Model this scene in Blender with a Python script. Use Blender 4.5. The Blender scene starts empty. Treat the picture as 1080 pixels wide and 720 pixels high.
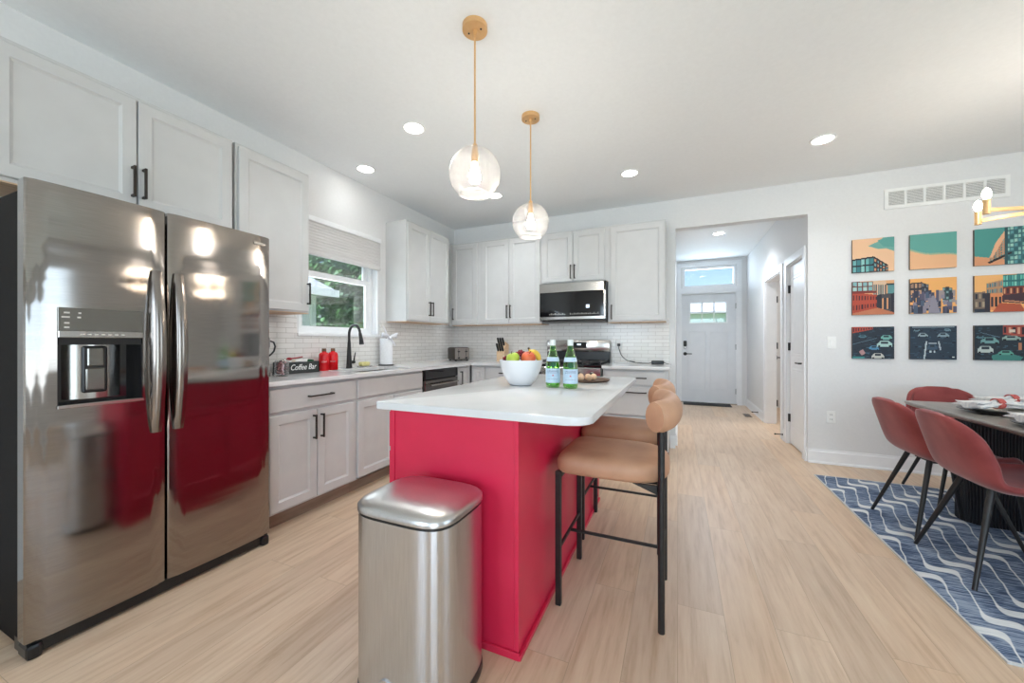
import bpy, bmesh, math, random
from mathutils import Vector, Matrix, noise
PI = math.pi
SC = bpy.context.scene
COL = SC.collection

# ------------------------------------------------------------------ camera
cam_data = bpy.data.cameras.new('camera')
cam = bpy.data.objects.new('camera', cam_data)
COL.objects.link(cam)
cam.location = (0, 0, 1.17)
cam.rotation_euler = (PI / 2, 0, 0.412)
cam_data.sensor_width = 36
cam_data.lens = 399.63 / 1080 * 36
cam_data.shift_y = 0.77 / 1080
cam_data.clip_start = 0.05
SC.camera = cam
# ------------------------------------------------------------------ view, sky, large lights
SC.view_settings.view_transform = 'Standard'
SC.view_settings.look = 'None'
SC.view_settings.gamma = 1
SC.view_settings.use_curve_mapping = False
SC.view_settings.exposure = 0.72
W = bpy.data.worlds.new('sky'); SC.world = W; W.use_nodes = True
wn = W.node_tree
bg = wn.nodes['Background']
sky = wn.nodes.new('ShaderNodeTexSky')
sky.sky_type = 'NISHITA'; sky.sun_disc = False
sky.sun_elevation = math.radians(48); sky.sun_rotation = math.radians(200)
sky.air_density = 1.0; sky.dust_density = 0.0; sky.ozone_density = 3.0
wn.links.new(sky.outputs[0], bg.inputs[0])
bg.inputs[1].default_value = 0.10
sl = bpy.data.lights.new('sun', 'SUN'); sl.energy = 9; sl.angle = 0.02; sl.color = (.86, .93, 1)
so = bpy.data.objects.new('sun', sl); COL.objects.link(so)
so.rotation_euler = (math.radians(38), 0, math.radians(14))

def area(name, loc, rot, sx, sy, power, color=(1, 1, 1), shape='RECTANGLE', spread=PI, parent=None):
    l = bpy.data.lights.new(name, 'AREA'); l.shape = shape; l.size = sx
    if shape == 'RECTANGLE': l.size_y = sy
    l.energy = power; l.color = color; l.spread = spread
    o = bpy.data.objects.new(name, l); COL.objects.link(o)
    o.location = loc; o.rotation_euler = rot
    if parent: o.parent = parent
    return o
# daylight through the patio glazing behind the camera and the dining side window
area('daylight_patio', (1.6, -3.12, 1.2), (PI / 2, 0, 0), 2.5, 2.2, 74, (.68, .84, 1))
area('daylight_rear', (-1.42, -3.12, 1.52), (PI / 2, 0, 0), 1.35, 1.55, 46, (.68, .84, 1))
area('daylight_right', (4.18, 0.9, 1.52), (PI / 2, 0, PI / 2), 2.2, 1.5, 24, (.68, .84, 1))
area('daylight_sink', (-3.08, 2.62, 1.58), (PI / 2, 0, -PI / 2), 0.8, 0.55, 4, (.85, .94, 1))
area('daylight_entry', (.55, 8.36, 2.42), (PI / 2 + .5, 0, PI), 0.8, 0.35, 11, (.68, .84, 1))

# ------------------------------------------------------------------ helpers
def lin(c):
    return tuple((v / 12.92 if v <= .04045 else ((v + .055) / 1.055) ** 2.4) for v in c)
def rgb(r, g, b): return lin((r / 255, g / 255, b / 255))

def mat(name, color=(.8, .8, .8), rough=.5, metal=0, **k):
    m = bpy.data.materials.new(name); m.use_nodes = True
    p = m.node_tree.nodes['Principled BSDF']
    p.inputs['Base Color'].default_value = (*color, 1)
    p.inputs['Roughness'].default_value = rough
    p.inputs['Metallic'].default_value = metal
    for a, v in k.items():
        p.inputs[a.replace('_', ' ')].default_value = v
    return m
def N(m, t, **k):
    n = m.node_tree.nodes.new(t)
    for a, v in k.items(): setattr(n, a, v)
    return n
def L(m, a, b): m.node_tree.links.new(a, b)
def P(m): return m.node_tree.nodes['Principled BSDF']
def coords(m, scale=(1, 1, 1), rot=(0, 0, 0)):
    tc = N(m, 'ShaderNodeTexCoord'); mp = N(m, 'ShaderNodeMapping')
    L(m, tc.outputs['Object'], mp.inputs[0])
    mp.inputs['Scale'].default_value = scale; mp.inputs['Rotation'].default_value = rot
    return mp.outputs[0]
def ntex(m, vec, scale, detail=3, rough=.5):
    n = N(m, 'ShaderNodeTexNoise'); n.inputs['Scale'].default_value = scale
    n.inputs['Detail'].default_value = detail; n.inputs['Roughness'].default_value = rough
    if vec is not None: L(m, vec, n.inputs['Vector'])
    return n.outputs[0]
def ramp(m, fac, stops):
    r = N(m, 'ShaderNodeValToRGB'); e = r.color_ramp.elements
    while len(e) < len(stops): e.new(.5)
    for q, (p, c) in zip(e, stops):
        q.position = p; q.color = (*c, 1)
    L(m, fac, r.inputs[0]); return r.outputs[0]
def bump(m, h, strength=.2, dist=.01):
    b = N(m, 'ShaderNodeBump'); b.inputs['Strength'].default_value = strength
    b.inputs['Distance'].default_value = dist
    L(m, h, b.inputs['Height']); L(m, b.outputs[0], P(m).inputs['Normal'])
def mathn(m, op, a, b=None):
    n = N(m, 'ShaderNodeMath', operation=op)
    for i, v in enumerate((a, b)):
        if v is None: continue
        if isinstance(v, (int, float)): n.inputs[i].default_value = v
        else: L(m, v, n.inputs[i])
    return n.outputs[0]
def noisy(name, c1, c2, scale, rough=.5, metal=0, sc=(1, 1, 1), b=0, bd=.002, detail=3, **k):
    m = mat(name, c1, rough, metal, **k)
    v = coords(m, sc); f = ntex(m, v, scale, detail)
    L(m, ramp(m, f, [(.3, c1), (.7, c2)]), P(m).inputs['Base Color'])
    if b: bump(m, f, b, bd)
    return m
def emit(name, color, strength):
    m = mat(name, color); p = P(m)
    p.inputs['Emission Color'].default_value = (*color, 1)
    p.inputs['Emission Strength'].default_value = strength
    return m
def thin_glass(name, tint=(1, 1, 1), rough=0.0, f0=.06, bumpy=0):
    m = bpy.data.materials.new(name); m.use_nodes = True
    nt = m.node_tree; nt.nodes.clear()
    out = nt.nodes.new('ShaderNodeOutputMaterial'); mx = nt.nodes.new('ShaderNodeMixShader')
    tr = nt.nodes.new('ShaderNodeBsdfTransparent'); gl = nt.nodes.new('ShaderNodeBsdfGlossy')
    lw = nt.nodes.new('ShaderNodeLayerWeight'); lw.inputs[0].default_value = .25
    tr.inputs[0].default_value = (*tint, 1); gl.inputs['Roughness'].default_value = rough
    ad = nt.nodes.new('ShaderNodeMath'); ad.operation = 'MULTIPLY_ADD'
    ad.inputs[1].default_value = .75; ad.inputs[2].default_value = f0
    nt.links.new(lw.outputs['Facing'], ad.inputs[0])
    nt.links.new(ad.outputs[0], mx.inputs[0]); nt.links.new(tr.outputs[0], mx.inputs[1])
    nt.links.new(gl.outputs[0], mx.inputs[2]); nt.links.new(mx.outputs[0], out.inputs[0])
    if bumpy:
        n = nt.nodes.new('ShaderNodeTexNoise'); n.inputs['Scale'].default_value = 38
        b = nt.nodes.new('ShaderNodeBump'); b.inputs['Strength'].default_value = bumpy
        b.inputs['Distance'].default_value = .01
        nt.links.new(n.outputs[0], b.inputs['Height'])
        nt.links.new(b.outputs[0], gl.inputs['Normal']); nt.links.new(b.outputs[0], lw.inputs['Normal'])
    return m

class B:
    """collects shapes into one mesh"""
    def __init__(s): s.bm = bmesh.new()
    def box(s, x0, x1, y0, y1, z0, z1, bev=0, M=None, seg=1):
        b = bmesh.new(); bmesh.ops.create_cube(b, size=1)
        T = Matrix.Translation(((x0 + x1) / 2, (y0 + y1) / 2, (z0 + z1) / 2)) @ Matrix.Diagonal((abs(x1 - x0), abs(y1 - y0), abs(z1 - z0), 1))
        bmesh.ops.transform(b, matrix=T, verts=b.verts)
        if bev: bmesh.ops.bevel(b, geom=b.edges[:], offset=bev, segments=seg, affect='EDGES', profile=.5)
        return s.add(b, M)
    def add(s, b, M=None):
        if M is not None: bmesh.ops.transform(b, matrix=M, verts=b.verts)
        me = bpy.data.meshes.new('t'); b.to_mesh(me); b.free()
        s.bm.from_mesh(me); bpy.data.meshes.remove(me); return s
    def cyl(s, p0, p1, r0, r1=None, seg=20, caps=True):
        p0 = Vector(p0); p1 = Vector(p1); r1 = r0 if r1 is None else r1
        d = p1 - p0; b = bmesh.new()
        bmesh.ops.create_cone(b, cap_ends=caps, segments=seg, radius1=r0, radius2=r1, depth=d.length)
        M = Matrix.Translation((p0 + p1) / 2) @ d.to_track_quat('Z', 'Y').to_matrix().to_4x4()
        return s.add(b, M)
    def ball(s, c, r, sc=(1, 1, 1), sub=2, M=None):
        b = bmesh.new(); bmesh.ops.create_icosphere(b, subdivisions=sub, radius=r)
        T = Matrix.Translation(c) @ Matrix.Diagonal((*sc, 1))
        if M is not None: T = M @ T
        return s.add(b, T)
    def lathe(s, prof, c=(0, 0, 0), seg=32, M=None, close=True, fn=None):
        b = bmesh.new(); rings = []
        for r, z in prof:
            if r < 1e-6: rings.append([b.verts.new((c[0], c[1], c[2] + z))])
            else: rings.append([b.verts.new((c[0] + r * math.cos(2 * PI * i / seg), c[1] + r * math.sin(2 * PI * i / seg), c[2] + z)) for i in range(seg)])
        for A, Bq in zip(rings, rings[1:]):
            for i in range(seg):
                j = (i + 1) % seg
                if len(A) == 1 and len(Bq) == 1: continue
                if len(A) == 1: b.faces.new((A[0], Bq[j], Bq[i]))
                elif len(Bq) == 1: b.faces.new((A[i], A[j], Bq[0]))
                else: b.faces.new((A[i], A[j], Bq[j], Bq[i]))
        return s.add(b, M)
    def tube(s, pts, r, seg=10, caps=True, sect=None, up=None):
        """sweep a circle (or 2D section) along points; r may be a list"""
        pts = [Vector(p) for p in pts]; n = len(pts)
        rs = r if isinstance(r, (list, tuple)) else [r] * n
        if sect is None: sect = [(math.cos(2 * PI * i / seg), math.sin(2 * PI * i / seg)) for i in range(seg)]
        b = bmesh.new(); rings = []; u = Vector(up) if up else None
        for i, p in enumerate(pts):
            t = (pts[min(i + 1, n - 1)] - pts[max(i - 1, 0)]).normalized()
            if u is None: u = Vector((0, 0, 1)) if abs(t.z) < .9 else Vector((1, 0, 0))
            a = (u - t * u.dot(t)).normalized(); c = t.cross(a)
            if not up: u = a
            rings.append([b.verts.new(p + (a * q[0] + c * q[1]) * rs[i]) for q in sect])
        for A, Bq in zip(rings, rings[1:]):
            for i in range(len(sect)):
                j = (i + 1) % len(sect); b.faces.new((A[i], A[j], Bq[j], Bq[i]))
        if caps:
            b.faces.new(rings[0][::-1]); b.faces.new(rings[-1])
        return s.add(b)
    def prism(s, poly, z0, z1, M=None, bev=0):
        b = bmesh.new(); lo = [b.verts.new((x, y, z0)) for x, y in poly]; hi = [b.verts.new((x, y, z1)) for x, y in poly]
        b.faces.new(lo[::-1]); b.faces.new(hi); n = len(poly)
        for i in range(n): b.faces.new((lo[i], lo[(i + 1) % n], hi[(i + 1) % n], hi[i]))
        if bev:
            es = [e for e in b.edges if abs(e.verts[0].co.z - e.verts[1].co.z) < 1e-6]
            bmesh.ops.bevel(b, geom=es, offset=bev, segments=2, affect='EDGES', profile=.5)
        return s.add(b, M)
    def union(s, axis, rects, d0, d1):
        """rects (a0,a1,z0,z1) merged without overlaps into a slab d0..d1 thick"""
        A_ = sorted({round(v, 5) for r in rects for v in r[:2]}); Z_ = sorted({round(v, 5) for r in rects for v in r[2:]})
        for z0, z1 in zip(Z_, Z_[1:]):
            run = None
            for a0, a1 in list(zip(A_, A_[1:])) + [(None, None)]:
                hit = a0 is not None and any(r[0] < (a0 + a1) / 2 < r[1] and r[2] < (z0 + z1) / 2 < r[3] for r in rects)
                if hit: run = (run[0], a1) if run else (a0, a1)
                elif run:
                    if axis == 'y': s.box(run[0], run[1], d0, d1, z0, z1)
                    else: s.box(d0, d1, run[0], run[1], z0, z1)
                    run = None
        return s
    def rings(s, loops, M=None, cap0=True, cap1=True):
        b = bmesh.new(); R = [[b.verts.new(p) for p in lp] for lp in loops]
        for A, Bq in zip(R, R[1:]):
            for i in range(len(A)):
                j = (i + 1) % len(A); b.faces.new((A[i], A[j], Bq[j], Bq[i]))
        if cap0: b.faces.new(R[0][::-1])
        if cap1: b.faces.new(R[-1])
        return s.add(b, M)
    def panel(s, x0, x1, z0, z1, yf, t, frame=.055, dep=.009, M=None):
        """shaker front: face towards -y at y=yf, back at yf+t"""
        def R(i, y): return [(x0 + i, y, z0 + i), (x1 - i, y, z0 + i), (x1 - i, y, z1 - i), (x0 + i, y, z1 - i)]
        lp = [R(0, yf + t), R(0, yf + .003), R(.003, yf)]
        if frame: lp += [R(frame, yf), R(frame + .004, yf + .004), R(frame + .012, yf + dep)]
        return s.rings(lp, M)
def obj(name, b, m, parent=None, smooth=None, origin=None):
    """link one mesh object; origin = world point subtracted (for parts drawn in world coordinates)"""
    bm = b.bm if isinstance(b, B) else b
    if origin is not None: bmesh.ops.translate(bm, vec=-Vector(origin), verts=bm.verts)
    bmesh.ops.recalc_face_normals(bm, faces=bm.faces[:])
    me = bpy.data.meshes.new(name); bm.to_mesh(me); bm.free()
    for x in (m if isinstance(m, (list, tuple)) else [m]): me.materials.append(x)
    o = bpy.data.objects.new(name, me); COL.objects.link(o)
    if parent: o.parent = parent
    if smooth:
        me.polygons.foreach_set('use_smooth', [True] * len(me.polygons))
        me.set_sharp_from_angle(angle=math.radians(smooth))
    return o
def tag(o, label, cat, group=None):
    o['label'] = label; o['category'] = cat
    if group: o['group'] = group
    return o
def thing(name, label, cat, loc=(0, 0, 0), rz=0, group=None):
    o = bpy.data.objects.new(name, None); COL.objects.link(o); o.empty_display_size = .1
    o.location = loc; o.rotation_euler = (0, 0, rz)
    return tag(o, label, cat, group)
def struct(name, b, m, parent=None, smooth=None, **k):
    o = obj(name, b, m, parent, smooth, **k)
    if not parent: o['kind'] = 'structure'
    return o
def sroot(name, loc=(0, 0, 0), rz=0):
    o = bpy.data.objects.new(name, None); COL.objects.link(o); o.location = loc; o.rotation_euler = (0, 0, rz)
    o['kind'] = 'structure'; return o
def copy_tree(o, parent=None):
    c = o.copy(); COL.objects.link(c)
    if parent: c.parent = parent
    for ch in list(o.children): copy_tree(ch, c)
    return c
def subsurf(o, n=2):
    md = o.modifiers.new('sub', 'SUBSURF'); md.levels = n; md.render_levels = n; return o
def text_bm(s, size, depth=.0006, shear=0.0, sx=1.0):
    cu = bpy.data.curves.new('txt', 'FONT'); cu.body = s; cu.size = size; cu.extrude = depth
    cu.align_x = 'CENTER'; cu.align_y = 'CENTER'; cu.shear = shear; cu.resolution_u = 3
    ob = bpy.data.objects.new('txt', cu); COL.objects.link(ob)
    dg = bpy.context.evaluated_depsgraph_get(); me = bpy.data.meshes.new_from_object(ob.evaluated_get(dg))
    bm = bmesh.new(); bm.from_mesh(me); bpy.data.meshes.remove(me)
    bpy.data.objects.remove(ob); bpy.data.curves.remove(cu)
    bmesh.ops.scale(bm, vec=(sx, 1, 1), verts=bm.verts)
    return bm
def cut(b, cutter):
    """boolean difference, returns a bmesh wrapped in B"""
    ms = []
    for q in (b, cutter):
        bmesh.ops.recalc_face_normals(q.bm, faces=q.bm.faces[:])
        me = bpy.data.meshes.new('c'); q.bm.to_mesh(me); q.bm.free(); o = bpy.data.objects.new('c', me); COL.objects.link(o); ms.append(o)
    md = ms[0].modifiers.new('b', 'BOOLEAN'); md.operation = 'DIFFERENCE'; md.object = ms[1]; md.solver = 'EXACT'
    dg = bpy.context.evaluated_depsgraph_get(); me = bpy.data.meshes.new_from_object(ms[0].evaluated_get(dg))
    r = B(); r.bm.from_mesh(me); bpy.data.meshes.remove(me)
    for o in ms:
        d = o.data; bpy.data.objects.remove(o); bpy.data.meshes.remove(d)
    return r

# ------------------------------------------------------------------ materials
M_wall = noisy('wall_paint', rgb(226, 226, 226), rgb(229, 229, 229), 60, .65, b=.04, bd=.001)
M_ceil = noisy('ceiling_paint', rgb(241, 243, 244), rgb(244, 246, 247), 45, .7, b=.05, bd=.001)
M_trim = noisy('trim_paint', rgb(240, 241, 243), rgb(244, 245, 246), 10, .35)
M_cab = noisy('cabinet_paint', rgb(202, 202, 201), rgb(206, 206, 205), 8, .38)
M_base = noisy('base_cabinet_paint', rgb(200, 200, 200), rgb(206, 206, 205), 8, .38)
M_cabin = noisy('cabinet_underside_wood', rgb(196, 160, 126), rgb(214, 182, 150), 5, .5, sc=(1, 12, 1))
M_handle = noisy('bronze_pull', rgb(52, 46, 43), rgb(62, 55, 50), 20, .35, .7)
M_black = noisy('black_powder_coat', rgb(24, 23, 23), rgb(32, 31, 31), 60, .42)
M_blackp = noisy('black_plastic', rgb(20, 20, 21), rgb(28, 28, 29), 30, .3)
M_brass = noisy('brushed_brass', rgb(226, 182, 128), rgb(234, 192, 140), 30, .38, .7, sc=(1, 1, 8))
M_quartz = noisy('white_quartz', rgb(226, 226, 226), rgb(218, 218, 218), 5, .12, detail=6)
M_pane = thin_glass('window_pane', f0=.05)
M_clear = thin_glass('clear_glass', f0=.06, bumpy=0)
M_globe = thin_glass('bubbled_globe_glass', (.96, .96, .96), .06, .11, bumpy=.9)
M_plug = noisy('white_plastic', rgb(240, 240, 238), rgb(244, 244, 242), 20, .35)
M_bulb = emit('lamp_bulb', (1, .88, .72), 60)
M_led = emit('led_lens', (1, .97, .92), 14)

def steel(name, c, rough, sc, bs=.0, big=0):
    m = mat(name, c, rough, 1.0)
    v = coords(m, sc); f = ntex(m, v, 40, 2)
    c2 = tuple(x * .88 for x in c)
    L(m, ramp(m, f, [(.3, c), (.7, c2)]), P(m).inputs['Base Color'])
    if big:
        v2 = coords(m, (1, .55, 3.4)); g = ntex(m, v2, 2.4, 1)
        b = N(m, 'ShaderNodeBump'); b.inputs['Strength'].default_value = big; b.inputs['Distance'].default_value = .02
        L(m, g, b.inputs['Height']); L(m, b.outputs[0], P(m).inputs['Normal'])
    elif bs: bump(m, f, bs, .001)
    return m
M_fridge = steel('fridge_stainless', rgb(158, 152, 147), .105, (.3, .3, 9), big=.16)
P(M_fridge).inputs['Anisotropic'].default_value = .6; P(M_fridge).inputs['Anisotropic Rotation'].default_value = 0
_t = N(M_fridge, 'ShaderNodeTangent', direction_type='RADIAL', axis='Z'); L(M_fridge, _t.outputs[0], P(M_fridge).inputs['Tangent'])
M_steel = steel('stainless', rgb(186, 182, 177), .2, (9, 9, .3))
M_can = steel('brushed_can_steel', rgb(216, 218, 222), .33, (9, 9, .25))
M_lid = steel('brushed_lid_steel', rgb(206, 204, 202), .28, (2, 40, 2))
P(M_can).inputs['Anisotropic'].default_value = .9; P(M_can).inputs['Anisotropic Rotation'].default_value = .25; P(M_can).inputs['Roughness'].default_value = .26
_t = N(M_can, 'ShaderNodeTangent', direction_type='RADIAL', axis='Z'); L(M_can, _t.outputs[0], P(M_can).inputs['Tangent'])
M_darkside = noisy('fridge_side_paint', rgb(22, 19, 18), rgb(27, 23, 21), 40, .7, Specular_IOR_Level=.15)
M_darkglass = mat('dark_glass', rgb(22, 22, 24), .06)
M_darkglass.node_tree.nodes['Principled BSDF'].inputs['Specular IOR Level'].default_value = .6
v = coords(M_darkglass); L(M_darkglass, ramp(M_darkglass, ntex(M_darkglass, v, 3, 1), [(.3, rgb(20, 20, 22)), (.7, rgb(27, 27, 29))]), P(M_darkglass).inputs['Base Color'])

# floor planks, long side along y
M_floor = mat('oak_planks', (.6, .5, .4), .33)
tc = N(M_floor, 'ShaderNodeTexCoord'); mp = N(M_floor, 'ShaderNodeMapping')
mp.inputs['Rotation'].default_value = (0, 0, PI / 2)
L(M_floor, tc.outputs['Object'], mp.inputs[0])
bk = N(M_floor, 'ShaderNodeTexBrick'); L(M_floor, mp.outputs[0], bk.inputs['Vector'])
bk.inputs['Scale'].default_value = 1; bk.inputs['Brick Width'].default_value = 1.35; bk.inputs['Row Height'].default_value = .182
bk.inputs['Mortar Size'].default_value = .0012; bk.inputs['Mortar Smooth'].default_value = .3; bk.inputs['Bias'].default_value = 0
bk.offset = .37; bk.offset_frequency = 2
bk.inputs['Color1'].default_value = (0, 0, 0, 1); bk.inputs['Color2'].default_value = (1, 1, 1, 1); bk.inputs['Mortar'].default_value = (.4, .4, .4, 1)
gv = N(M_floor, 'ShaderNodeMapping'); L(M_floor, tc.outputs['Object'], gv.inputs[0]); gv.inputs['Scale'].default_value = (22, 1.5, 1)
ofs = N(M_floor, 'ShaderNodeVectorMath', operation='MULTIPLY_ADD')
L(M_floor, bk.outputs['Color'], ofs.inputs[0]); ofs.inputs[1].default_value = (37, 19, 11); L(M_floor, gv.outputs[0], ofs.inputs[2])
g1 = ntex(M_floor, ofs.outputs[0], 1.6, 6, .62)
grain = ramp(M_floor, g1, [(.25, rgb(190, 160, 132)), (.5, rgb(213, 187, 161)), (.75, rgb(223, 201, 176))])
gm = N(M_floor, 'ShaderNodeMapping'); L(M_floor, tc.outputs['Object'], gm.inputs[0]); gm.inputs['Scale'].default_value = (5, 1.2, 1)
kn = ramp(M_floor, ntex(M_floor, gm.outputs[0], 1.5, 5, .7), [(.62, (1, 1, 1)), (.78, (.70, .61, .52))])
mx = N(M_floor, 'ShaderNodeMix', data_type='RGBA', blend_type='MULTIPLY'); mx.inputs[0].default_value = .75
L(M_floor, grain, mx.inputs[6]); L(M_floor, kn, mx.inputs[7])
tone = ramp(M_floor, bk.outputs['Color'], [(0, (.90, .88, .87)), (.5, (1, 1, 1)), (1, (1.0, .94, .87))])
mx2 = N(M_floor, 'ShaderNodeMix', data_type='RGBA', blend_type='MULTIPLY'); mx2.inputs[0].default_value = 1
L(M_floor, mx.outputs[2], mx2.inputs[6]); L(M_floor, tone, mx2.inputs[7])
mx3 = N(M_floor, 'ShaderNodeMix', data_type='RGBA', blend_type='MIX')
L(M_floor, bk.outputs['Fac'], mx3.inputs[0]); L(M_floor, mx2.outputs[2], mx3.inputs[6]); mx3.inputs[7].default_value = (*rgb(180, 153, 127), 1)
L(M_floor, mx3.outputs[2], P(M_floor).inputs['Base Color'])
bump(M_floor, g1, .08, .001)

def tile_mat(name, swap):
    m = mat(name, (.8, .8, .8), .18)
    tc = N(m, 'ShaderNodeTexCoord'); sx = N(m, 'ShaderNodeSeparateXYZ'); cx = N(m, 'ShaderNodeCombineXYZ')
    L(m, tc.outputs['Object'], sx.inputs[0]); L(m, sx.outputs[1 if swap else 0], cx.inputs[0]); L(m, sx.outputs[2], cx.inputs[1])
    b = N(m, 'ShaderNodeTexBrick'); L(m, cx.outputs[0], b.inputs['Vector'])
    b.inputs['Scale'].default_value = 1; b.inputs['Brick Width'].default_value = .152; b.inputs['Row Height'].default_value = .0415
    b.inputs['Mortar Size'].default_value = .0016; b.inputs['Mortar Smooth'].default_value = .2
    b.inputs['Color1'].default_value = (*rgb(238, 236, 233), 1); b.inputs['Color2'].default_value = (*rgb(230, 228, 225), 1)
    b.inputs['Mortar'].default_value = (*rgb(184, 178, 172), 1)
    L(m, b.outputs['Color'], P(m).inputs['Base Color'])
    inv = mathn(m, 'SUBTRACT', 1, b.outputs['Fac']); bump(m, inv, .35, .002)
    return m
M_tile_l = tile_mat('subway_tile_left', True); M_tile_b = tile_mat('subway_tile_back', False)

# ------------------------------------------------------------------ room shell
XW, YB, ZC = -2.877, 4.558, 2.745
YF, XR, YR, XFR = 8.13, 4.0, -2.9, 1.17
def wallx(x0, x1, y0, y1, z0, z1, holes):
    """wall slab between x0..x1 spanning y,z with holes (ya,yb,za,zb)"""
    b = B(); ys = sorted({y0, y1, *[h[0] for h in holes], *[h[1] for h in holes]}); zs = sorted({z0, z1, *[h[2] for h in holes], *[h[3] for h in holes]})
    for a, c in zip(ys, ys[1:]):
        for d, e in zip(zs, zs[1:]):
            if any(h[0] <= (a + c) / 2 <= h[1] and h[2] <= (d + e) / 2 <= h[3] for h in holes): continue
            b.box(x0, x1, a, c, d, e)
    return b
def wally(y0, y1, x0, x1, z0, z1, holes):
    b = B(); xs = sorted({x0, x1, *[h[0] for h in holes], *[h[1] for h in holes]}); zs = sorted({z0, z1, *[h[2] for h in holes], *[h[3] for h in holes]})
    for a, c in zip(xs, xs[1:]):
        for d, e in zip(zs, zs[1:]):
            if any(h[0] <= (a + c) / 2 <= h[1] and h[2] <= (d + e) / 2 <= h[3] for h in holes): continue
            b.box(a, c, y0, y1, d, e)
    return b
struct('floor', B().box(XW - .2, XR + .15, YR - .15, YF + .15, -.12, 0), M_floor)
struct('ceiling', B().box(XW - .2, XR + .15, YR - .15, YF + .15, ZC, ZC + .12), M_ceil)
WIN = (2.165, 3.08, 1.245, 2.245)
struct('wall_left', wallx(XW - .17, XW, YR, YB + .12, 0, ZC, [WIN]), M_wall)
OPZ = 2.424; XO0, XO1 = -.022, 1.168
struct('wall_back', wally(YB, YB + .12, XW, XR, 0, ZC, [(XO0, XO1, 0, OPZ)]), M_wall)
struct('wall_foyer_left', wallx(XO0 - .12, XO0, YB + .12, YF, 0, ZC, []), M_wall)
D2 = (4.68, 5.32, 0, 2.06); D3 = (5.56, 6.50, 0, 2.05)
struct('wall_foyer_right', wallx(XFR, XFR + .12, YB + .12, YF, 0, ZC, [D2, D3]), M_wall)
FD = (.055, 1.015, 0, 2.12); TR = (.085, 1.0, 2.22, 2.62)
struct('wall_foyer_end', wally(YF, YF + .14, XO0 - .12, XR, 0, ZC, [FD, TR]), M_wall)
REARW = (.35, 2.85, .05, 2.3); REARW2 = (-2.1, -.75, .75, 2.3); SIDEW = (-.2, 2.0, .75, 2.3)
struct('wall_rear', wally(YR - .12, YR, XW, XR, 0, ZC, [REARW, REARW2]), M_wall)
struct('wall_right', wallx(XR, XR + .12, YR, YF, 0, ZC, [SIDEW]), M_wall)
struct('wall_hall_closet', wally(5.36, 5.44, XFR + .12, 2.6, 0, ZC, []), M_wall)
# backsplash
b = wallx(XW, XW + .009, 1.46, YB - .009, .92, 1.405, [(WIN[0] - .02, WIN[1] + .02, 1.225, 1.405)])
struct('wall_backsplash_left', b, M_tile_l)
struct('wall_backsplash_back', B().box(XW, -.085, YB - .009, YB, .92, 1.44), M_tile_b)
struct('trim_1', B().box(-.085, -.081, YB - .011, YB, .93, 1.40), M_steel)
# baseboards with a small top profile
def bb_y(name, x0, x1, y, s=-1):
    b = B(); b.rings([[(x, y + s * q, z) for q, z in ((.0005, 0), (.022, 0), (.022, .014), (.016, .02), (.014, .022), (.014, .112), (.008, .122), (.008, .135), (.0005, .135))] for x in (x0, x1)]); struct(name, b, M_trim)
def bb_x(name, y0, y1, x, s=-1):
    b = B(); b.rings([[(x + s * q, y, z) for q, z in ((.0005, 0), (.022, 0), (.022, .014), (.016, .02), (.014, .022), (.014, .112), (.008, .122), (.008, .135), (.0005, .135))] for y in (y0, y1)]); struct(name, b, M_trim)
bb_y('baseboard_back', XO1, XR, YB); bb_x('baseboard_foyer_right', 6.60, YF, XFR); bb_x('baseboard_foyer_near', YB + .02, 4.60, XFR)
bb_x('baseboard_foyer_middle', 5.40, 5.47, XFR)
bb_x('baseboard_foyer_left', YB + .12, YF, XO0, 1); bb_x('baseboard_right', YR, YB, XR); bb_y('baseboard_rear', XW, .3, YR, 1)
bb_y('baseboard_opening', -.078, XO0, YB, -1)
# rear patio glazing and dining side window (behind the camera)
def glazed(name, axis, at_, a0, a1, z0, z1, n, th=.07):
    r = sroot(name)
    b = B(); w = .06; xs = [a0 + (a1 - a0) * i / n for i in range(n + 1)]
    rc = [(a0, a1, z0, z0 + w), (a0, a1, z1 - w, z1)]
    for x in xs:
        c0 = min(max(x - w / 2, a0), a1 - w); rc.append((c0, c0 + w, z0, z1))
    b.union(axis, rc, at_ - th / 2, at_ + th / 2)
    struct('window_frame', b, M_trim, r)
    g = B()
    if axis == 'y': g.box(a0, a1, at_ - .003, at_ + .003, z0, z1)
    else: g.box(at_ - .003, at_ + .003, a0, a1, z0, z1)
    struct('pane', g, M_pane, r)
glazed('window_3', 'y', YR - .06, REARW[0], REARW[1], REARW[2], REARW[3], 2)
glazed('window_5', 'y', YR - .06, *REARW2, 2)
glazed('window_4', 'x', XR + .06, SIDEW[0], SIDEW[1], SIDEW[2], SIDEW[3], 2)

# kitchen window_1
r = sroot('window_1', (XW, 2.62, 1.245)); O = (XW, 2.62, 1.245)
y0, y1, z0, z1 = WIN; xf0, xf1 = XW - .14, XW - .075
b = B(); fw = .05
b.union('x', [(y0, y0 + fw, z0, z1), (y1 - fw, y1, z0, z1), (y0, y1, z0 + .005, z0 + .035), (y0, y1, z1 - fw, z1)], xf0, xf1)
struct('window_frame', b, M_trim, r, origin=O)
zm = 1.765
b = B(); s = .045                       # lower sash (inner) and upper sash (outer)
xa, xb = XW - .105, XW - .080
b.union('x', [(y0 + fw, y0 + fw + s, z0 + .035, zm - .016), (y1 - fw - s, y1 - fw, z0 + .035, zm - .016), (y0 + fw, y1 - fw, z0 + .035, z0 + .068)], xa, xb); b.box(xa - .003, xb + .006, y0 + fw, y1 - fw, zm - .015, zm + .035)
struct('lower_sash', b, M_trim, r, origin=O)
b = B(); xa, xb = XW - .134, XW - .110
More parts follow.
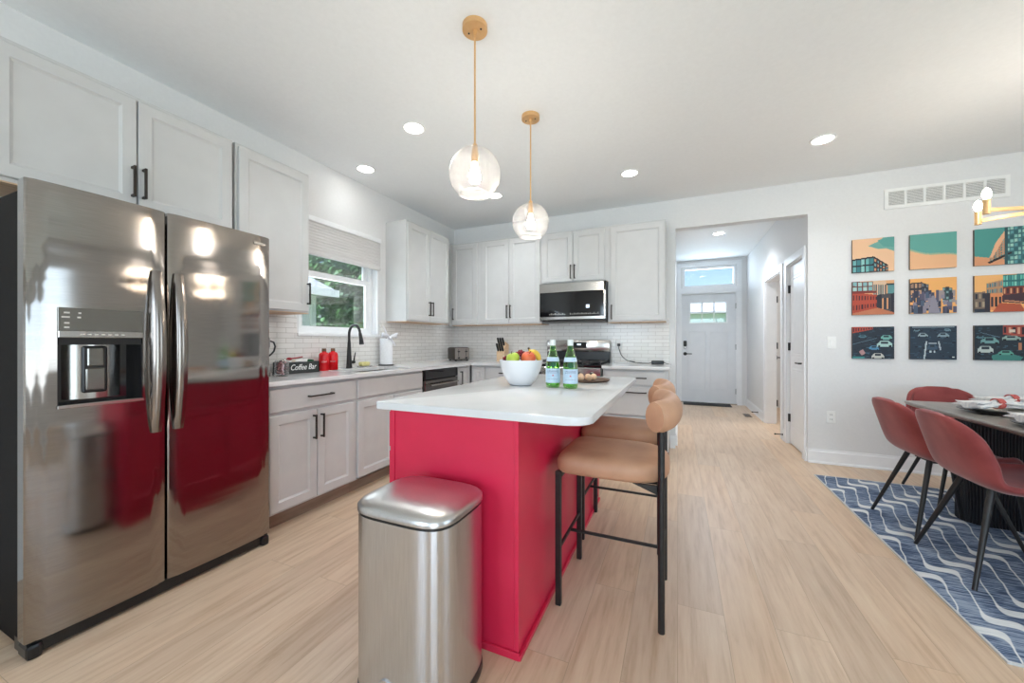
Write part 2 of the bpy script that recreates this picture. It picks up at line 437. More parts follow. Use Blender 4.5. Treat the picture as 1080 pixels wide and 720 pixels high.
b.union('x', [(y0 + fw, y0 + fw + s, zm, z1 - fw), (y1 - fw - s, y1 - fw, zm, z1 - fw), (y0 + fw, y1 - fw, z1 - fw - .045, z1 - fw), (y0 + fw, y1 - fw, zm, zm + .03)], xa, xb)
struct('upper_sash', b, M_trim, r, origin=O)
struct('pane', B().box(XW - .094, XW - .091, y0 + fw + s, y1 - fw - s, z0 + .06, zm), M_pane, r, origin=O)
struct('pane', B().box(XW - .124, XW - .121, y0 + fw + s, y1 - fw - s, zm + .03, z1 - fw - .04), M_pane, r, origin=O)
b = B().union('x', [(y0 + .0005, y0 + .014, z0 + .006, z1 - .0005), (y1 - .014, y1 - .0005, z0 + .006, z1 - .0005), (y0 + .0005, y1 - .0005, z1 - .014, z1 - .0005)], XW - .0745, XW + .002)
struct('jamb_liner', b, M_trim, r, origin=O)
struct('window_sill', B().box(XW - .08, XW + .018, y0 - .012, y1 + .012, z0 - .022, z0 + .004, .003), M_trim, r, origin=O)
# pleated blind
M_blind = noisy('pleated_blind_fabric', rgb(206, 204, 203), rgb(210, 208, 207), 6, .8)
r = thing('window_blind', 'grey pleated cellular blind half drawn over the kitchen sink window', 'blind', (XW, 2.62, 2.245)); O = (XW, 2.62, 2.245)
obj('headrail', B().box(XW + .001, XW + .045, y0 + .03 - .03, y1 - .0, z1 - .0 - .045, z1 - .002, .003), M_trim, r, origin=O)
b = B(); n = 20; loop = []
zb_, zt_ = 1.945, z1 - .045
for i in range(n + 1):
    loop.append((XW + (.033 if i % 2 else .0365), zt_ - (zt_ - zb_) * i / n))
poly = loop + [(XW + .012, zb_), (XW + .012, zt_)]
MX = Matrix(((0, 0, 1, 0), (1, 0, 0, 0), (0, 1, 0, 0), (0, 0, 0, 1)))      # (x,y,z)->(z,x,y)
bmx = bmesh.new()
A = [bmx.verts.new((p[0], y0 + .006, p[1])) for p in poly]; C_ = [bmx.verts.new((p[0], y1 - .006, p[1])) for p in poly]
for i in range(len(A)):
    j = (i + 1) % len(A); bmx.faces.new((A[i], A[j], C_[j], C_[i]))
bmx.faces.new(A); bmx.faces.new(C_)
obj('pleated_shade', bmx, M_blind, r, origin=O)
obj('bottom_rail', B().box(XW + .008, XW + .042, y0 + .004, y1 - .004, 1.915, 1.945, .004), M_blind, r, origin=O)

# front door_1 with lites, transom window_2
r = sroot('door_1', (.07, YF, 0)); O = (.07, YF, 0)
dx0, dx1 = .074, .997; ys = YF + .03
b = cut(B().box(dx0, dx1, ys, ys + .045, .02, 2.09), B().box(.225, .84, ys - .1, ys + .1, 1.55, 1.93))
M_door = noisy('door_paint', rgb(226, 228, 231), rgb(230, 232, 235), 6, .32)
struct('door_slab', b, M_door, r, origin=O)
b = B()
b.union('y', [(.225 + .205 * i - .011, .225 + .205 * i + .011, 1.55, 1.93) for i in (1, 2)] + [(.225, .84, 1.729, 1.751)], ys + .002, ys + .03)
b.union('y', [(.205, .225, 1.53, 1.95), (.84, .86, 1.53, 1.95), (.205, .86, 1.53, 1.55), (.205, .86, 1.93, 1.95)], ys - .008, ys + .0)
struct('glazing_bars', b, M_trim, r, origin=O)
struct('pane', B().box(.225, .84, ys + .018, ys + .022, 1.55, 1.93), M_pane, r, origin=O)
b = B()
for xa, xb in ((.19, .50), (.565, .875)): b.panel(xa, xb, .25, 1.38, ys - .004, .006, .016, .006)
struct('raised_panels', b, M_door, r, origin=O)
b = B(); b.cyl((.135, ys, .945), (.135, ys - .012, .945), .033); b.cyl((.135, ys - .01, .945), (.135, ys - .05, .945), .011); b.box(.125, .255, ys - .055, ys - .04, .936, .954, .004)
struct('lever_handle', b, M_black, r, origin=O)
b = B().box(.105, .165, ys - .026, ys, 1.09, 1.20, .01); b.box(.118, .152, ys - .03, ys - .02, 1.13, 1.19)
struct('keypad_lock', b, M_black, r, origin=O); b = B().box(.113, .157, ys - .03, ys - .001, 1.045, 1.095, .008)
struct('lock_cover', b, M_steel, r, origin=O)
for z in (.25, 1.08, 1.85): struct('hinge', B().cyl((1.0, ys - .008, z - .05), (1.0, ys - .008, z + .05), .009), M_black, r, origin=O)
struct('threshold', B().box(.055, 1.015, YF - .01, YF + .13, 0, .02, .004), M_steel, r, origin=O)
r = sroot('trim_2', (.5, YF, 0)); O = (.5, YF, 0)
b = B()
yc = YF - .018
b.union('y', [(-.018, .058, 0, 2.70), (1.012, 1.088, 0, 2.70), (-.018, 1.088, 2.115, 2.215), (-.018, 1.088, 2.62, 2.70)], yc, YF - .0005)
b.union('y', [(.0555, .073, 0.021, 2.1195), (.998, 1.0145, 0.021, 2.1195), (.0555, 1.0145, 2.095, 2.1195)], YF + .0005, YF + .1)
struct('casing', b, M_trim, r, origin=O)
r = sroot('window_2', (.54, YF, 2.2)); O = (.54, YF, 2.2)
b = B(); t = .045
b.union('y', [(.0855, .085 + t, 2.2205, 2.6195), (1.0 - t, .9995, 2.2205, 2.6195), (.0855, .9995, 2.2205, 2.22 + t), (.0855, .9995, 2.62 - t, 2.6195)], YF + .01, YF + .07)
struct('window_frame', b, M_trim, r, origin=O)
struct('pane', B().box(.12, .965, YF + .038, YF + .042, 2.26, 2.58), M_pane, r, origin=O)

# closet door_2 (closed) and hall door_3 (open), casings
def casing_x(name, h):
    r = sroot(name, (XFR, h[0], 0)); O = (XFR, h[0], 0); b = B(); w = .07
    b.union('x', [(h[0] - w, h[0] + .006, 0, h[3] + w), (h[1] - .006, h[1] + w, 0, h[3] + w), (h[0] - w, h[1] + w, h[3] - .006, h[3] + w)], XFR - .018, XFR - .0005)
    b.union('x', [(h[0] + .0005, h[0] + .018, 0, h[3] - .0005), (h[1] - .018, h[1] - .0005, 0, h[3] - .0005), (h[0] + .0005, h[1] - .0005, h[3] - .018, h[3] - .0005)], XFR + .0005, XFR + .12)
    struct('casing', b, M_trim, r, origin=O)
casing_x('trim_3', D2); casing_x('trim_4', D3)
def slab_door(b, w, z0=.012, z1=2.035, t=.035):
    """panel door in local coords: width along x, faces at y=0 (towards -y) and y=t"""
    b.box(0, w, .004, t - .004, z0, z1)
    st = .1
    for (za, zb) in ((.22, .88), (1.02, 1.90)):
        for k in (0, 1):
            M = None if k == 0 else Matrix.Translation((w, t, 0)) @ Matrix.Rotation(PI, 4, 'Z')
            b.panel(st, w - st, za, zb, -.002, .008, .022, -.0015, M)
    for k in (0, 1):
        ya, yb = ((0, .005) if k == 0 else (t - .005, t))
        b.box(0, st - .012, ya, yb, z0, z1); b.box(w - st + .012, w, ya, yb, z0, z1)
        for za, zb in ((z0, .208), (.892, 1.008), (1.912, z1)): b.box(st - .012, w - st + .012, ya, yb, za, zb)
    return b
w2 = D2[1] - D2[0] - .044
r = sroot('door_2', (XFR + .022, D2[1] - .022, 0), -PI / 2)   # local x runs towards -y, front faces -x
struct('door_slab', slab_door(B(), w2), M_trim, r)
lv = B(); lv.cyl((w2 - .065, 0, .95), (w2 - .065, -.012, .95), .028); lv.cyl((w2 - .065, -.01, .95), (w2 - .065, -.05, .95), .009); lv.box(w2 - .18, w2 - .055, -.056, -.042, .942, .958, .004)
struct('lever_handle', lv, M_black, r)
for z in (.3, 1.12, 1.78): struct('hinge', B().cyl((-.004, -.012, z - .045), (-.004, -.012, z + .045), .008).box(-.02, .016, -.008, .001, z - .045, z + .045), M_black, r)
phi = math.radians(79)
r = sroot('door_3', (XFR + .13, D3[1] - .02, 0), phi)
struct('door_slab', slab_door(B(), .72, t=.035), M_trim, r)
lv = B().cyl((.655, .036, .93), (.655, .05, .93), .028); lv.cyl((.655, .045, .93), (.655, .08, .93), .01); lv.box(.55, .665, .074, .088, .922, .938, .004)
lv.cyl((.655, 0, .93), (.655, -.012, .93), .028); lv.cyl((.655, -.01, .93), (.655, -.05, .93), .01); lv.box(.55, .665, -.056, -.042, .922, .938, .004)
struct('lever_handle', lv, M_black, r)
for z in (.3, 1.12, 1.78): struct('hinge', B().cyl((-.006, -.006, z - .045), (-.006, -.006, z + .045), .008), M_black, r)

# ------------------------------------------------------------------ cabinet maker
# local: x across, front face of the doors at y=0 looking towards -y, body behind
def pull(parent, x, z, length, vertical=True, y=0):
    b = B(); h = length / 2; t = .0055
    if vertical:
        b.box(x - t, x + t, y - .034, y - .023, z - h, z + h, .0015)
        for q in (-1, 1): b.box(x - t, x + t, y - .026, y, z + q * (h - .008) - t, z + q * (h - .008) + t)
    else:
        b.box(x - h, x + h, y - .034, y - .023, z - t, z + t, .0015)
        for q in (-1, 1): b.box(x + q * (h - .008) - t, x + q * (h - .008) + t, y - .026, y, z - t, z + t)
    return obj('handle', b, M_handle, parent)
def cab(label, loc, rz, w, z0, z1, depth, fronts, m, name='wall_cabinet', under=True, toe=False, cat='cabinet', open_top=False):
    """fronts: (kind, x0, x1, za, zb, handle) ; handle = None or (x, z, len, vertical)"""
    r = thing(name, label, cat, (*loc, 0), rz); t = .02
    zb0 = z0
    b = B().box(0, w, t, depth, zb0 + (.006 if under else 0), z1 - (.04 if open_top else 0))
    obj('body', b, m, r)
    if under: obj('underside', B().box(.001, w - .001, t + .001, depth - .001, zb0, zb0 + .008), M_cabin, r)
    if toe: obj('toe_kick', B().box(0, w, .075, depth, 0, z0), M_toe, r)
    for kind, x0, x1, za, zb, h in fronts:
        if kind == 'filler': obj('filler', B().box(x0, x1, 0, t, za, zb), m, r); continue
        d = obj(kind, B().panel(x0, x1, za, zb, 0, t, .055 if kind == 'door' else 0), m, r)
        if h: pull(d, *h)
    return r
M_toe = noisy('toe_kick_wood', rgb(134, 114, 98), rgb(158, 138, 120), 3, .5, sc=(1, 1, 14))
XU = -2.582; ZU0, ZU1, DZ0, DZ1 = 1.387, 2.455, 1.403, 2.432
HP = PI / 2
dU = XU - XW
# over-fridge cabinet, starts at y=.54
cab('light grey two-door wall cabinet above the stainless refrigerator', (XU, .545), HP, .955, 1.845, ZU1, dU,
    [('door', .015, .481, 1.868, DZ1, (.463, 1.998, .16, True)), ('door', .489, .94, 1.868, DZ1, (.507, 2.0, .16, True))], M_cab)
cab('light grey single-door wall cabinet between refrigerator and sink window', (XU, 1.515), HP, .53, ZU0, ZU1, dU,
    [('door', .016, .517, DZ0, DZ1, (.505, 1.537, .165, True))], M_cab)
cab('light grey two-door wall cabinet right of the sink window', (XU, 3.19), HP, .79, ZU0, ZU1, dU,
    [('door', .012, .388, DZ0, DZ1, (.365, 1.545, .16, True)), ('door', .394, .778, DZ0, DZ1, (.416, 1.545, .16, True))], M_cab)
# diagonal-free corner: back run starts at the left wall
YU = 4.252; dB = YB - YU
cab('narrow light grey single-door corner wall cabinet above the toaster', (-2.76, YU), 0, .46, ZU0, ZU1, dB,
    [('filler', 0, .035, ZU0, ZU1, None), ('door', .046, .412, DZ0, DZ1, (.065, 1.535, .15, True))], M_cab)
cab('light grey two-door wall cabinet left of the microwave', (-2.30, YU), 0, .822, ZU0, ZU1, dB,
    [('door', .028, .398, DZ0, DZ1, (.378, 1.545, .16, True)), ('door', .404, .803, DZ0, DZ1, (.424, 1.545, .16, True))], M_cab)
cab('short light grey two-door wall cabinet directly above the microwave', (-1.478, YU), 0, .772, 1.845, ZU1, dB,
    [('door', .012, .376, 1.868, DZ1, (.356, 1.975, .16, True)), ('door', .382, .735, 1.868, DZ1, (.402, 1.975, .16, True))], M_cab)
cab('large light grey single-door wall cabinet right of the microwave', (-.706, YU), 0, .594, ZU0, ZU1, dB,
    [('door', .031, .583, DZ0, DZ1, (.044, 1.50, .16, True))], M_cab)

# base cabinets, left run
XB = -2.27; dBs = XB - XW - .002; Z0, Z1 = .10, .90
cab('light grey base cabinet with one drawer and two doors beside the refrigerator', (XB, 1.50), HP, .695, Z0, Z1, dBs,
    [('door', .02, .35, .115, .712, (.322, .597, .165, True)), ('door', .356, .675, .115, .712, (.382, .597, .165, True)), ('drawer', .02, .675, .735, .878, (.373, .808, .195, False))], M_base, 'base_cabinet', False, True)
rs = cab('light grey sink base cabinet with false front under the faucet', (XB, 2.195), HP, .85, Z0, Z1, dBs,
    [('door', .022, .422, .115, .712, (.395, .597, .165, True)), ('door', .428, .83, .115, .712, (.455, .597, .165, True)), ('false_front', .022, .83, .735, .878, None)], M_base, 'base_cabinet', False, True, open_top=False)
for ch in list(rs.children):       # hollow the sink cabinet for the basin
    if ch.name.startswith('body'):
        bpy.data.objects.remove(ch)
b = B(); w = .85
for a in ((0, .02, .02, dBs), (w - .02, w, .02, dBs), (.02, w - .02, dBs - .015, dBs)): b.box(a[0], a[1], a[2], a[3], Z0, Z1)
b.box(.02, w - .02, .02, dBs, Z0, Z0 + .02); b.box(.02, w - .02, .02, .035, Z0, Z1)
obj('body', b, M_base, rs)
cab('narrow light grey base cabinet between dishwasher and kitchen corner', (XB, 3.665), HP, .275, Z0, Z1, dBs,
    [('door', .02, .215, .115, .878, (.06, .76, .16, True)), ('filler', .222, .275, .10, .90, None)], M_base, 'base_cabinet', False, True)
YBs = 3.952; dBb = YB - YBs - .002
cab('narrow light grey corner base cabinet on the back wall', (-2.268, YBs), 0, .205, Z0, Z1, dBb,
    [('door', .02, .19, .115, .878, None)], M_base, 'base_cabinet', False, True)
cab('light grey base cabinet with drawers left of the range', (-2.062, YBs), 0, .582, Z0, Z1, dBb,
    [('drawer', .012, .57, .735, .878, (.29, .815, .22, False)), ('door', .012, .288, .115, .712, (.265, .60, .16, True)), ('door', .294, .57, .115, .712, (.318, .6, .16, True))], M_base, 'base_cabinet', False, True)
cab('light grey three-drawer base cabinet right of the range', (-.708, YBs), 0, .628, Z0, Z1, dBb,
    [('drawer', .02, .592, .745, .878, (.33, .815, .2, False)), ('drawer', .02, .592, .44, .725, (.33, .67, .2, False)), ('drawer', .02, .592, .115, .42, (.33, .36, .2, False))], M_base, 'base_cabinet', False, True)

# countertops
def ctop(name, label, poly, z0=.90, z1=.93, m=M_quartz, bev=.004):
    xs = [p[0] for p in poly]; ysx = [p[1] for p in poly]; O = (sum(xs) / len(xs), sum(ysx) / len(ysx), z0)
    b = B().prism(poly, z0, z1, bev=bev)
    return b, O
b, O = ctop('countertop', '', [(XW + .01, 1.475), (-2.235, 1.475), (-2.235, 3.915), (-1.48, 3.915), (-1.48, YB - .01), (XW + .01, YB - .01)])
SK = (-2.71, -2.33, 2.29, 2.95)
b = cut(b, B().box(SK[0], SK[1], SK[2], SK[3], .8, 1.0, .03))
t = obj('countertop', b, M_quartz, origin=O); t.location = O
tag(t, 'L-shaped white quartz countertop along the sink wall and corner', 'countertop')
b, O = ctop('countertop', '', [(-.712, 3.915), (-.066, 3.915), (-.066, YB - .01), (-.712, YB - .01)])
t = obj('countertop', b, M_quartz, origin=O); t.location = O
tag(t, 'short white quartz countertop right of the range', 'countertop')
# sink
r = thing('kitchen_sink', 'undermount stainless sink set in the counter below the window', 'sink', (-2.52, 2.62, .70)); O = (-2.52, 2.62, .70)
b = B(); x0, x1, y0, y1 = SK
b.box(x0 - .008, x0, y0 - .008, y1 + .008, .72, .899); b.box(x1, x1 + .008, y0 - .008, y1 + .008, .72, .899); b.box(x0, x1, y0 - .008, y0, .72, .899); b.box(x0, x1, y1, y1 + .008, .72, .899); b.box(x0 - .008, x1 + .008, y0 - .008, y1 + .008, .712, .72)
obj('basin', b, M_steel, r, origin=O)
obj('drain', B().cyl((-2.52, 2.62, .72), (-2.52, 2.62, .724), .045), M_handle, r, origin=O)
# dishwasher
r = thing('dishwasher', 'dark stainless dishwasher built in beside the sink cabinet', 'dishwasher', (XB, 3.05, 0), HP)
obj('body', B().box(.004, .606, .02, .57, .10, .895), M_darkside, r)
d = obj('door', B().box(.006, .604, -.008, .02, .105, .79, .004), steel('dishwasher_stainless', rgb(128, 124, 121), .22, (9, 9, .3)), r)
obj('handle', B().tube([(.06, -.05, .745), (.55, -.05, .745)], .009).cyl((.08, -.05, .745), (.08, -.005, .745), .008).cyl((.53, -.05, .745), (.53, -.005, .745), .008), M_steel, d)
obj('control_panel', B().box(.006, .604, -.008, .02, .797, .892, .004), M_darkglass, r)
obj('toe_kick', B().box(.004, .606, .075, .57, 0, .1), M_toe, r)

# ------------------------------------------------------------------ refrigerator
XFf = -2.172
O = (-2.5, 1.006, 0)
r = thing('refrigerator', 'large side-by-side stainless refrigerator with ice and water dispenser', 'refrigerator', O)
b = B().box(-2.865, -2.245, .562, 1.452, .03, 1.745, .004)
obj('body', b, M_darkside, r, origin=O)
def fdoor(ya, yb, z0=.062, z1=1.775):
    poly = [(-2.238, ya), (-2.238, yb)]; n = 14; rr = .016
    pts = []
    for i in range(n + 1):
        u = i / n; y = yb - (yb - ya) * u
        bulge = .010 * (1 - (2 * u - 1) ** 2)
        pts.append((XFf - .010 + bulge, y))
    # rounded vertical edges
    pts[0] = (XFf - .014, yb); pts.insert(1, (XFf - .0105, yb - .005)); pts[-1] = (XFf - .014, ya); pts.insert(-1, (XFf - .0105, ya + .005))
    return B().prism(poly + pts, z0, z1, bev=.005)
DY0, DY1, DZa, DZb = .632, .885, .92, 1.305
bl = fdoor(.552, .970); bl = cut(bl, B().box(XFf - .075, XFf + .05, DY0, DY1, DZa, DZb))
ld = obj('door', bl, M_fridge, r, smooth=25, origin=O); ld['label'] = 'left freezer door with dispenser'
rd = obj('door', fdoor(.978, 1.460), M_fridge, r, smooth=25, origin=O); rd['label'] = 'right refrigerator door'
def fhandle(yc, par):
    n = 22; lp = []
    for i in range(n + 1):
        u = i / n; z = .762 + (1.494 - .762) * u; q = math.sin(PI * u) ** .75 if 0 < i < n else 0
        w = .017 + .013 * q; d = .016 + .034 * q; x0 = XFf - .004; yl = yc - w - .002 * q; yr = yc + .017 + .004 * q
        lp.append([(x0, yl, z), (x0 + d * .45, yl + .001, z), (x0 + d * .8, yl + .007 + .006 * q, z), (x0 + d, yl + .016 + .008 * q, z), (x0 + d * 1.04, yc + .004, z), (x0 + d, yr - .003, z), (x0 + d * .7, yr, z), (x0, yr, z)])
    return obj('handle', B().rings(lp), M_steelh, par, smooth=35, origin=O)
M_steelh = steel('handle_steel', rgb(140, 132, 126), .2, (9, 9, .3))
fhandle(.931, ld); fhandle(1.014, rd)
# dispenser
M_dispg = noisy('dispenser_panel', rgb(118, 116, 110), rgb(124, 122, 116), 10, .14, .6)
dp = obj('dispenser', B().box(XFf - .006, XFf + .002, DY0, DY1, 1.215, DZb, .001), M_dispg, r, origin=O)
obj('trim_strip', B().box(XFf - .006, XFf + .005, DY0, DY1, 1.188, 1.215, .002), M_steel, dp, origin=O); obj('drip_ledge', B().box(XFf - .006, XFf + .006, DY0 - .002, DY1 + .002, DZa - .008, DZa + .006, .002), M_steel, dp, origin=O)
b = B(); b.box(XFf - .078, XFf - .072, DY0, DY1, DZa, 1.19); b.box(XFf - .075, XFf - .006, DY0, DY0 + .004, DZa, 1.19); b.box(XFf - .075, XFf - .006, DY1 - .004, DY1, DZa, 1.19); b.box(XFf - .075, XFf - .006, DY0, DY1, 1.16, 1.19); b.box(XFf - .075, XFf - .006, DY0, DY1, DZa, DZa + .006)
obj('recess', b, M_darkglass, dp, origin=O)
b = B(); n = 10; lp = []
for z in (DZa + .02, 1.165):
    lp.append([(XFf - .070 + .035 * math.sin(PI * i / n), DY0 + .03 + (DY1 - DY0 - .08) * i / n, z) for i in range(n + 1)] + [(XFf - .072, DY1 - .05, z), (XFf - .072, DY0 + .03, z)])
obj('recess_back', b.rings(lp), M_steel, dp, smooth=30, origin=O)
b = B().box(XFf - .035, XFf - .018, .703, .778, .965, 1.155, .006)
obj('paddle_frame', b, M_blackp, dp, origin=O)
obj('paddle', B().box(XFf - .02, XFf - .012, .712, .769, .975, 1.065, .004).box(XFf - .02, XFf - .010, .716, .765, 1.072, 1.148, .004), M_dispg, dp, origin=O)
M_mark = noisy('printed_marks', rgb(203, 201, 196), rgb(208, 206, 200), 20, .4)
b = B()
for z, y, w in ((1.285, .655, .016), (1.285, .69, .008), (1.268, .652, .022), (1.268, .688, .010), (1.245, .655, .014), (1.228, .655, .014)): b.box(XFf + .002, XFf + .0024, y - w / 2, y + w / 2, z - .003, z + .003)
for i in range(7): b.box(XFf + .005, XFf + .0054, .69 + .02 * i, .702 + .02 * i, 1.199, 1.203)
obj('panel_marks', b, M_mark, dp, origin=O)
b = B().box(XFf - .0005, XFf + .0005, 1.365, 1.43, 1.722, 1.735)
obj('badge', b, M_steel, rd, origin=O)
b = B().box(-2.30, -2.19, .56, 1.452, .012, .06)
for y in (.584, 1.44): obj('front_foot', B().box(-2.26, -2.172, y - .028, y + .014, .0, .055, .012, seg=2), M_blackp, r, origin=O)
for y in (.60, 1.41): obj('rear_foot', B().cyl((-2.83, y, 0), (-2.83, y, .03), .02), M_blackp, r, origin=O)
obj('base_grille', b, M_blackp, r, origin=O)
for y in (.565, 1.375): obj('hinge_cover', B().box(-2.25, -2.19, y, y + .075, 1.745, 1.772, .004), M_handle, r, origin=O)

# ------------------------------------------------------------------ microwave
O = (-1.09, 4.2, 1.41)
r = thing('microwave', 'stainless over-the-range microwave with a black glass door', 'microwave', O)
mx0, mx1, my = -1.468, -.712, 4.16
obj('body', B().box(mx0, mx1, my + .02, YB - .012, 1.415, 1.843, .002), M_blackp, r, origin=O)
b = B().box(mx0, mx1, my - .012, my + .02, 1.735, 1.838, .004); b.box(mx0, mx1, my - .004, my + .02, 1.425, 1.462, .004); b.box(mx1 - .022, mx1, my - .012, my + .02, 1.425, 1.838, .004)
obj('front_frame', b, M_steel, r, origin=O)
d = obj('door', B().box(mx0 + .002, mx1 - .022, my - .006, my + .015, 1.463, 1.734, .003), M_darkglass, r, origin=O)
M_disp = emit('clock_display', rgb(190, 205, 225), 1.2)
obj('display', B().box(-.925, -.888, my - .0072, my - .006, 1.55, 1.585), M_disp, d, origin=O)
b = B()
for i in range(26):
    x = mx0 + .12 + .022 * i
    if i in (9, 10): continue
    b.box(x, x + .012, my - .0072, my - .006, 1.482, 1.488); 
    if i % 2: b.box(x, x + .009, my - .0072, my - .006, 1.494, 1.499)
obj('button_marks', b, M_mark, d, origin=O)
obj('vent_underside', B().box(mx0 + .02, mx1 - .02, my + .03, YB - .04, 1.405, 1.416, .002), M_handle, r, origin=O)

# ------------------------------------------------------------------ range
O = (-1.095, 4.2, 0)
r = thing('kitchen_range', 'stainless gas range with black cooktop against the tiled back wall', 'stove', O)
rx0, rx1 = -1.474, -.716
obj('body', B().box(rx0, rx1, 3.955, YB - .03, .06, .915), M_blackp, r, origin=O)
d = obj('oven_door', B().box(rx0 + .003, rx1 - .003, 3.925, 3.955, .23, .765, .006), M_steel, r, origin=O)
obj('oven_window', B().box(rx0 + .11, rx1 - .11, 3.921, 3.928, .34, .60, .002), M_darkglass, d, origin=O)
obj('handle', B().tube([(rx0 + .05, 3.88, .71), (rx1 - .05, 3.88, .71)], .012).cyl((rx0 + .09, 3.88, .71), (rx0 + .09, 3.93, .71), .01).cyl((rx1 - .09, 3.88, .71), (rx1 - .09, 3.93, .71), .01), M_steel, d, origin=O)
obj('drawer', B().box(rx0 + .003, rx1 - .003, 3.928, 3.955, .07, .222, .006), M_steel, r, origin=O)
cp = obj('control_panel', B().box(rx0, rx1, 3.915, 3.96, .775, .905, .008), M_steel, r, origin=O)
for i in range(5):
    x = rx0 + .10 + i * .14
    obj('knob', B().cyl((x, 3.915, .84), (x, 3.885, .84), .021, .018), M_blackp, cp, smooth=40, origin=O)
obj('cooktop', B().box(rx0, rx1, 3.93, 4.46, .905, .935, .006), M_darkglass, r, origin=O)
for cx in (rx0 + .19, rx1 - .19):
    b = B()
    for i in range(4): b.box(cx - .165 + .11 * i - .006, cx - .165 + .11 * i + .006, 3.97, 4.43, .955, .968, .002)
    for y in (3.97, 4.085, 4.20, 4.315, 4.43): b.box(cx - .171, cx + .171, y - .006, y + .006, .953, .966, .002)
    for q in (-.165, .165):
        for y in (3.975, 4.425): b.box(cx + q - .008, cx + q + .008, y - .008, y + .008, .93, .958)
    obj('burner_grate', b, M_black, r, origin=O)
    for y in (4.08, 4.32): obj('burner', B().cyl((cx, y, .933), (cx, y, .948), .045, .04), M_black, r, origin=O)
bgd = obj('backguard', B().box(rx0, rx1, 4.46, YB - .012, .90, 1.06, .004), M_blackp, r, origin=O)
obj('backguard_panel', B().box(rx0, rx1, 4.445, 4.54, 1.055, 1.195, .012, seg=2), M_steel, bgd, smooth=40, origin=O)
obj('clock_window', B().box(-1.165, -.985, 4.441, 4.447, 1.10, 1.168, .002), M_darkglass, bgd, origin=O)
obj('clock_digits', B().box(-1.095, -1.05, 4.4395, 4.4412, 1.135, 1.152), M_disp, bgd, origin=O)

# ------------------------------------------------------------------ island
M_red = noisy('island_red_paint', rgb(210, 34, 70), rgb(216, 40, 76), 6, .34)
r = thing('kitchen_island', 'crimson red kitchen island standing in the centre of the floor', 'island', (-.835, 2.07, 0)); O = (-.835, 2.07, 0)
ix0, ix1, iy0, iy1 = -1.133, -.536, 1.285, 2.84
b = B().box(ix0 + .004, ix1 - .004, iy0 + .004, iy1 - .004, 0, .884)
obj('body', b, M_red, r, origin=O)
b = B()
b.box(ix0, ix0 + .022, iy0, iy0 + .0035, .03, .883, .001); b.box(ix1 - .016, ix1, iy0, iy0 + .022, .03, .883, .0015); b.box(ix1 - .022, ix1, iy1 - .022, iy1, .03, .883, .0015)
b.box(ix0, ix1 + .003, iy0 - .006, iy0 + .0035, 0, .028, .002); b.box(ix1 - .0035, ix1 + .010, iy0 - .004, iy1, 0, .020, .002)
obj('panel_trim', b, M_red, r, origin=O)
b = B()   # doors on the sink side
M = Matrix.Translation((ix0 + .004, iy1, 0)) @ Matrix.Rotation(-HP, 4, 'Z')
for i in range(3):
    w_ = (iy1 - iy0) / 3
    b.panel(i * w_ + .01, (i + 1) * w_ - .01, .11, .70, -.02, .02, .055, .009, M); b.panel(i * w_ + .01, (i + 1) * w_ - .01, .72, .87, -.02, .02, 0, .009, M)
obj('door_fronts', b, M_red, r, origin=O)
def rrect(x0, x1, y0, y1, rs, n=8):
    pts = []
    for (cx, cy, a0, rr) in ((x1 - rs[1], y0 + rs[1], -HP, rs[1]), (x1 - rs[2], y1 - rs[2], 0, rs[2]), (x0 + rs[3], y1 - rs[3], HP, rs[3]), (x0 + rs[0], y0 + rs[0], PI, rs[0])):
        for i in range(n + 1):
            a = a0 + HP * i / n; pts.append((cx + rr * math.cos(a), cy + rr * math.sin(a)))
    return pts
O2 = (-.74, 2.07, .884)
b = B().prism(rrect(-1.195, -.272, 1.262, 2.88, (.012, .075, .03, .012)), .884, .914, bev=.004)
t = obj('island_countertop', b, M_quartz, smooth=40, origin=O2); t.location = O2
tag(t, 'white quartz slab with a rounded corner lying on the red island', 'countertop')

# ------------------------------------------------------------------ trash can
O = (-.82, 1.09, 0)
r = thing('trash_can', 'tall brushed stainless pedal trash can in front of the red island', 'trash can', O)
def sq(cx, cy, hx, hy, z, k=4.2, n=48):
    o = []
    for i in range(n):
        a = 2 * PI * i / n; c, s = math.cos(a), math.sin(a)
        o.append((cx + hx * math.copysign(abs(c) ** (2 / k), c), cy + hy * math.copysign(abs(s) ** (2 / k), s), z))
    return o
hx, hy = .187, .158
obj('body', B().rings([sq(0, 0, hx, hy, .03), sq(0, 0, hx, hy, .60)]), M_can, r, smooth=40)
obj('base_ring', B().rings([sq(0, 0, hx + .001, hy + .001, 0), sq(0, 0, hx + .004, hy + .004, .012), sq(0, 0, hx + .002, hy + .002, .034)]), M_blackp, r, smooth=40)
obj('seal', B().rings([sq(0, 0, hx - .003, hy - .003, .595), sq(0, 0, hx - .003, hy - .003, .612)]), M_blackp, r, smooth=40)
lp = [sq(0, 0, hx + .003, hy + .003, .610), sq(0, 0, hx + .003, hy + .003, .628)]
for q in range(1, 15):
    f = math.cos(HP * q / 14.6); lp.append(sq(0, 0, hx * f ** .55, hy * f ** .55, .628 + .026 * math.sin(HP * q / 14.6)))
obj('lid', B().rings(lp), M_lid, r, smooth=60)
b = B().box(-.075, .035, -.185, -.14, .012, .03, .006); b.rings([[(-.02 + .045 * math.cos(PI * i / 10), y_, .03 + .08 * math.sin(PI * i / 10)) for i in range(11)] for y_ in (-.163, -.15)])
obj('pedal', b, M_can, r)

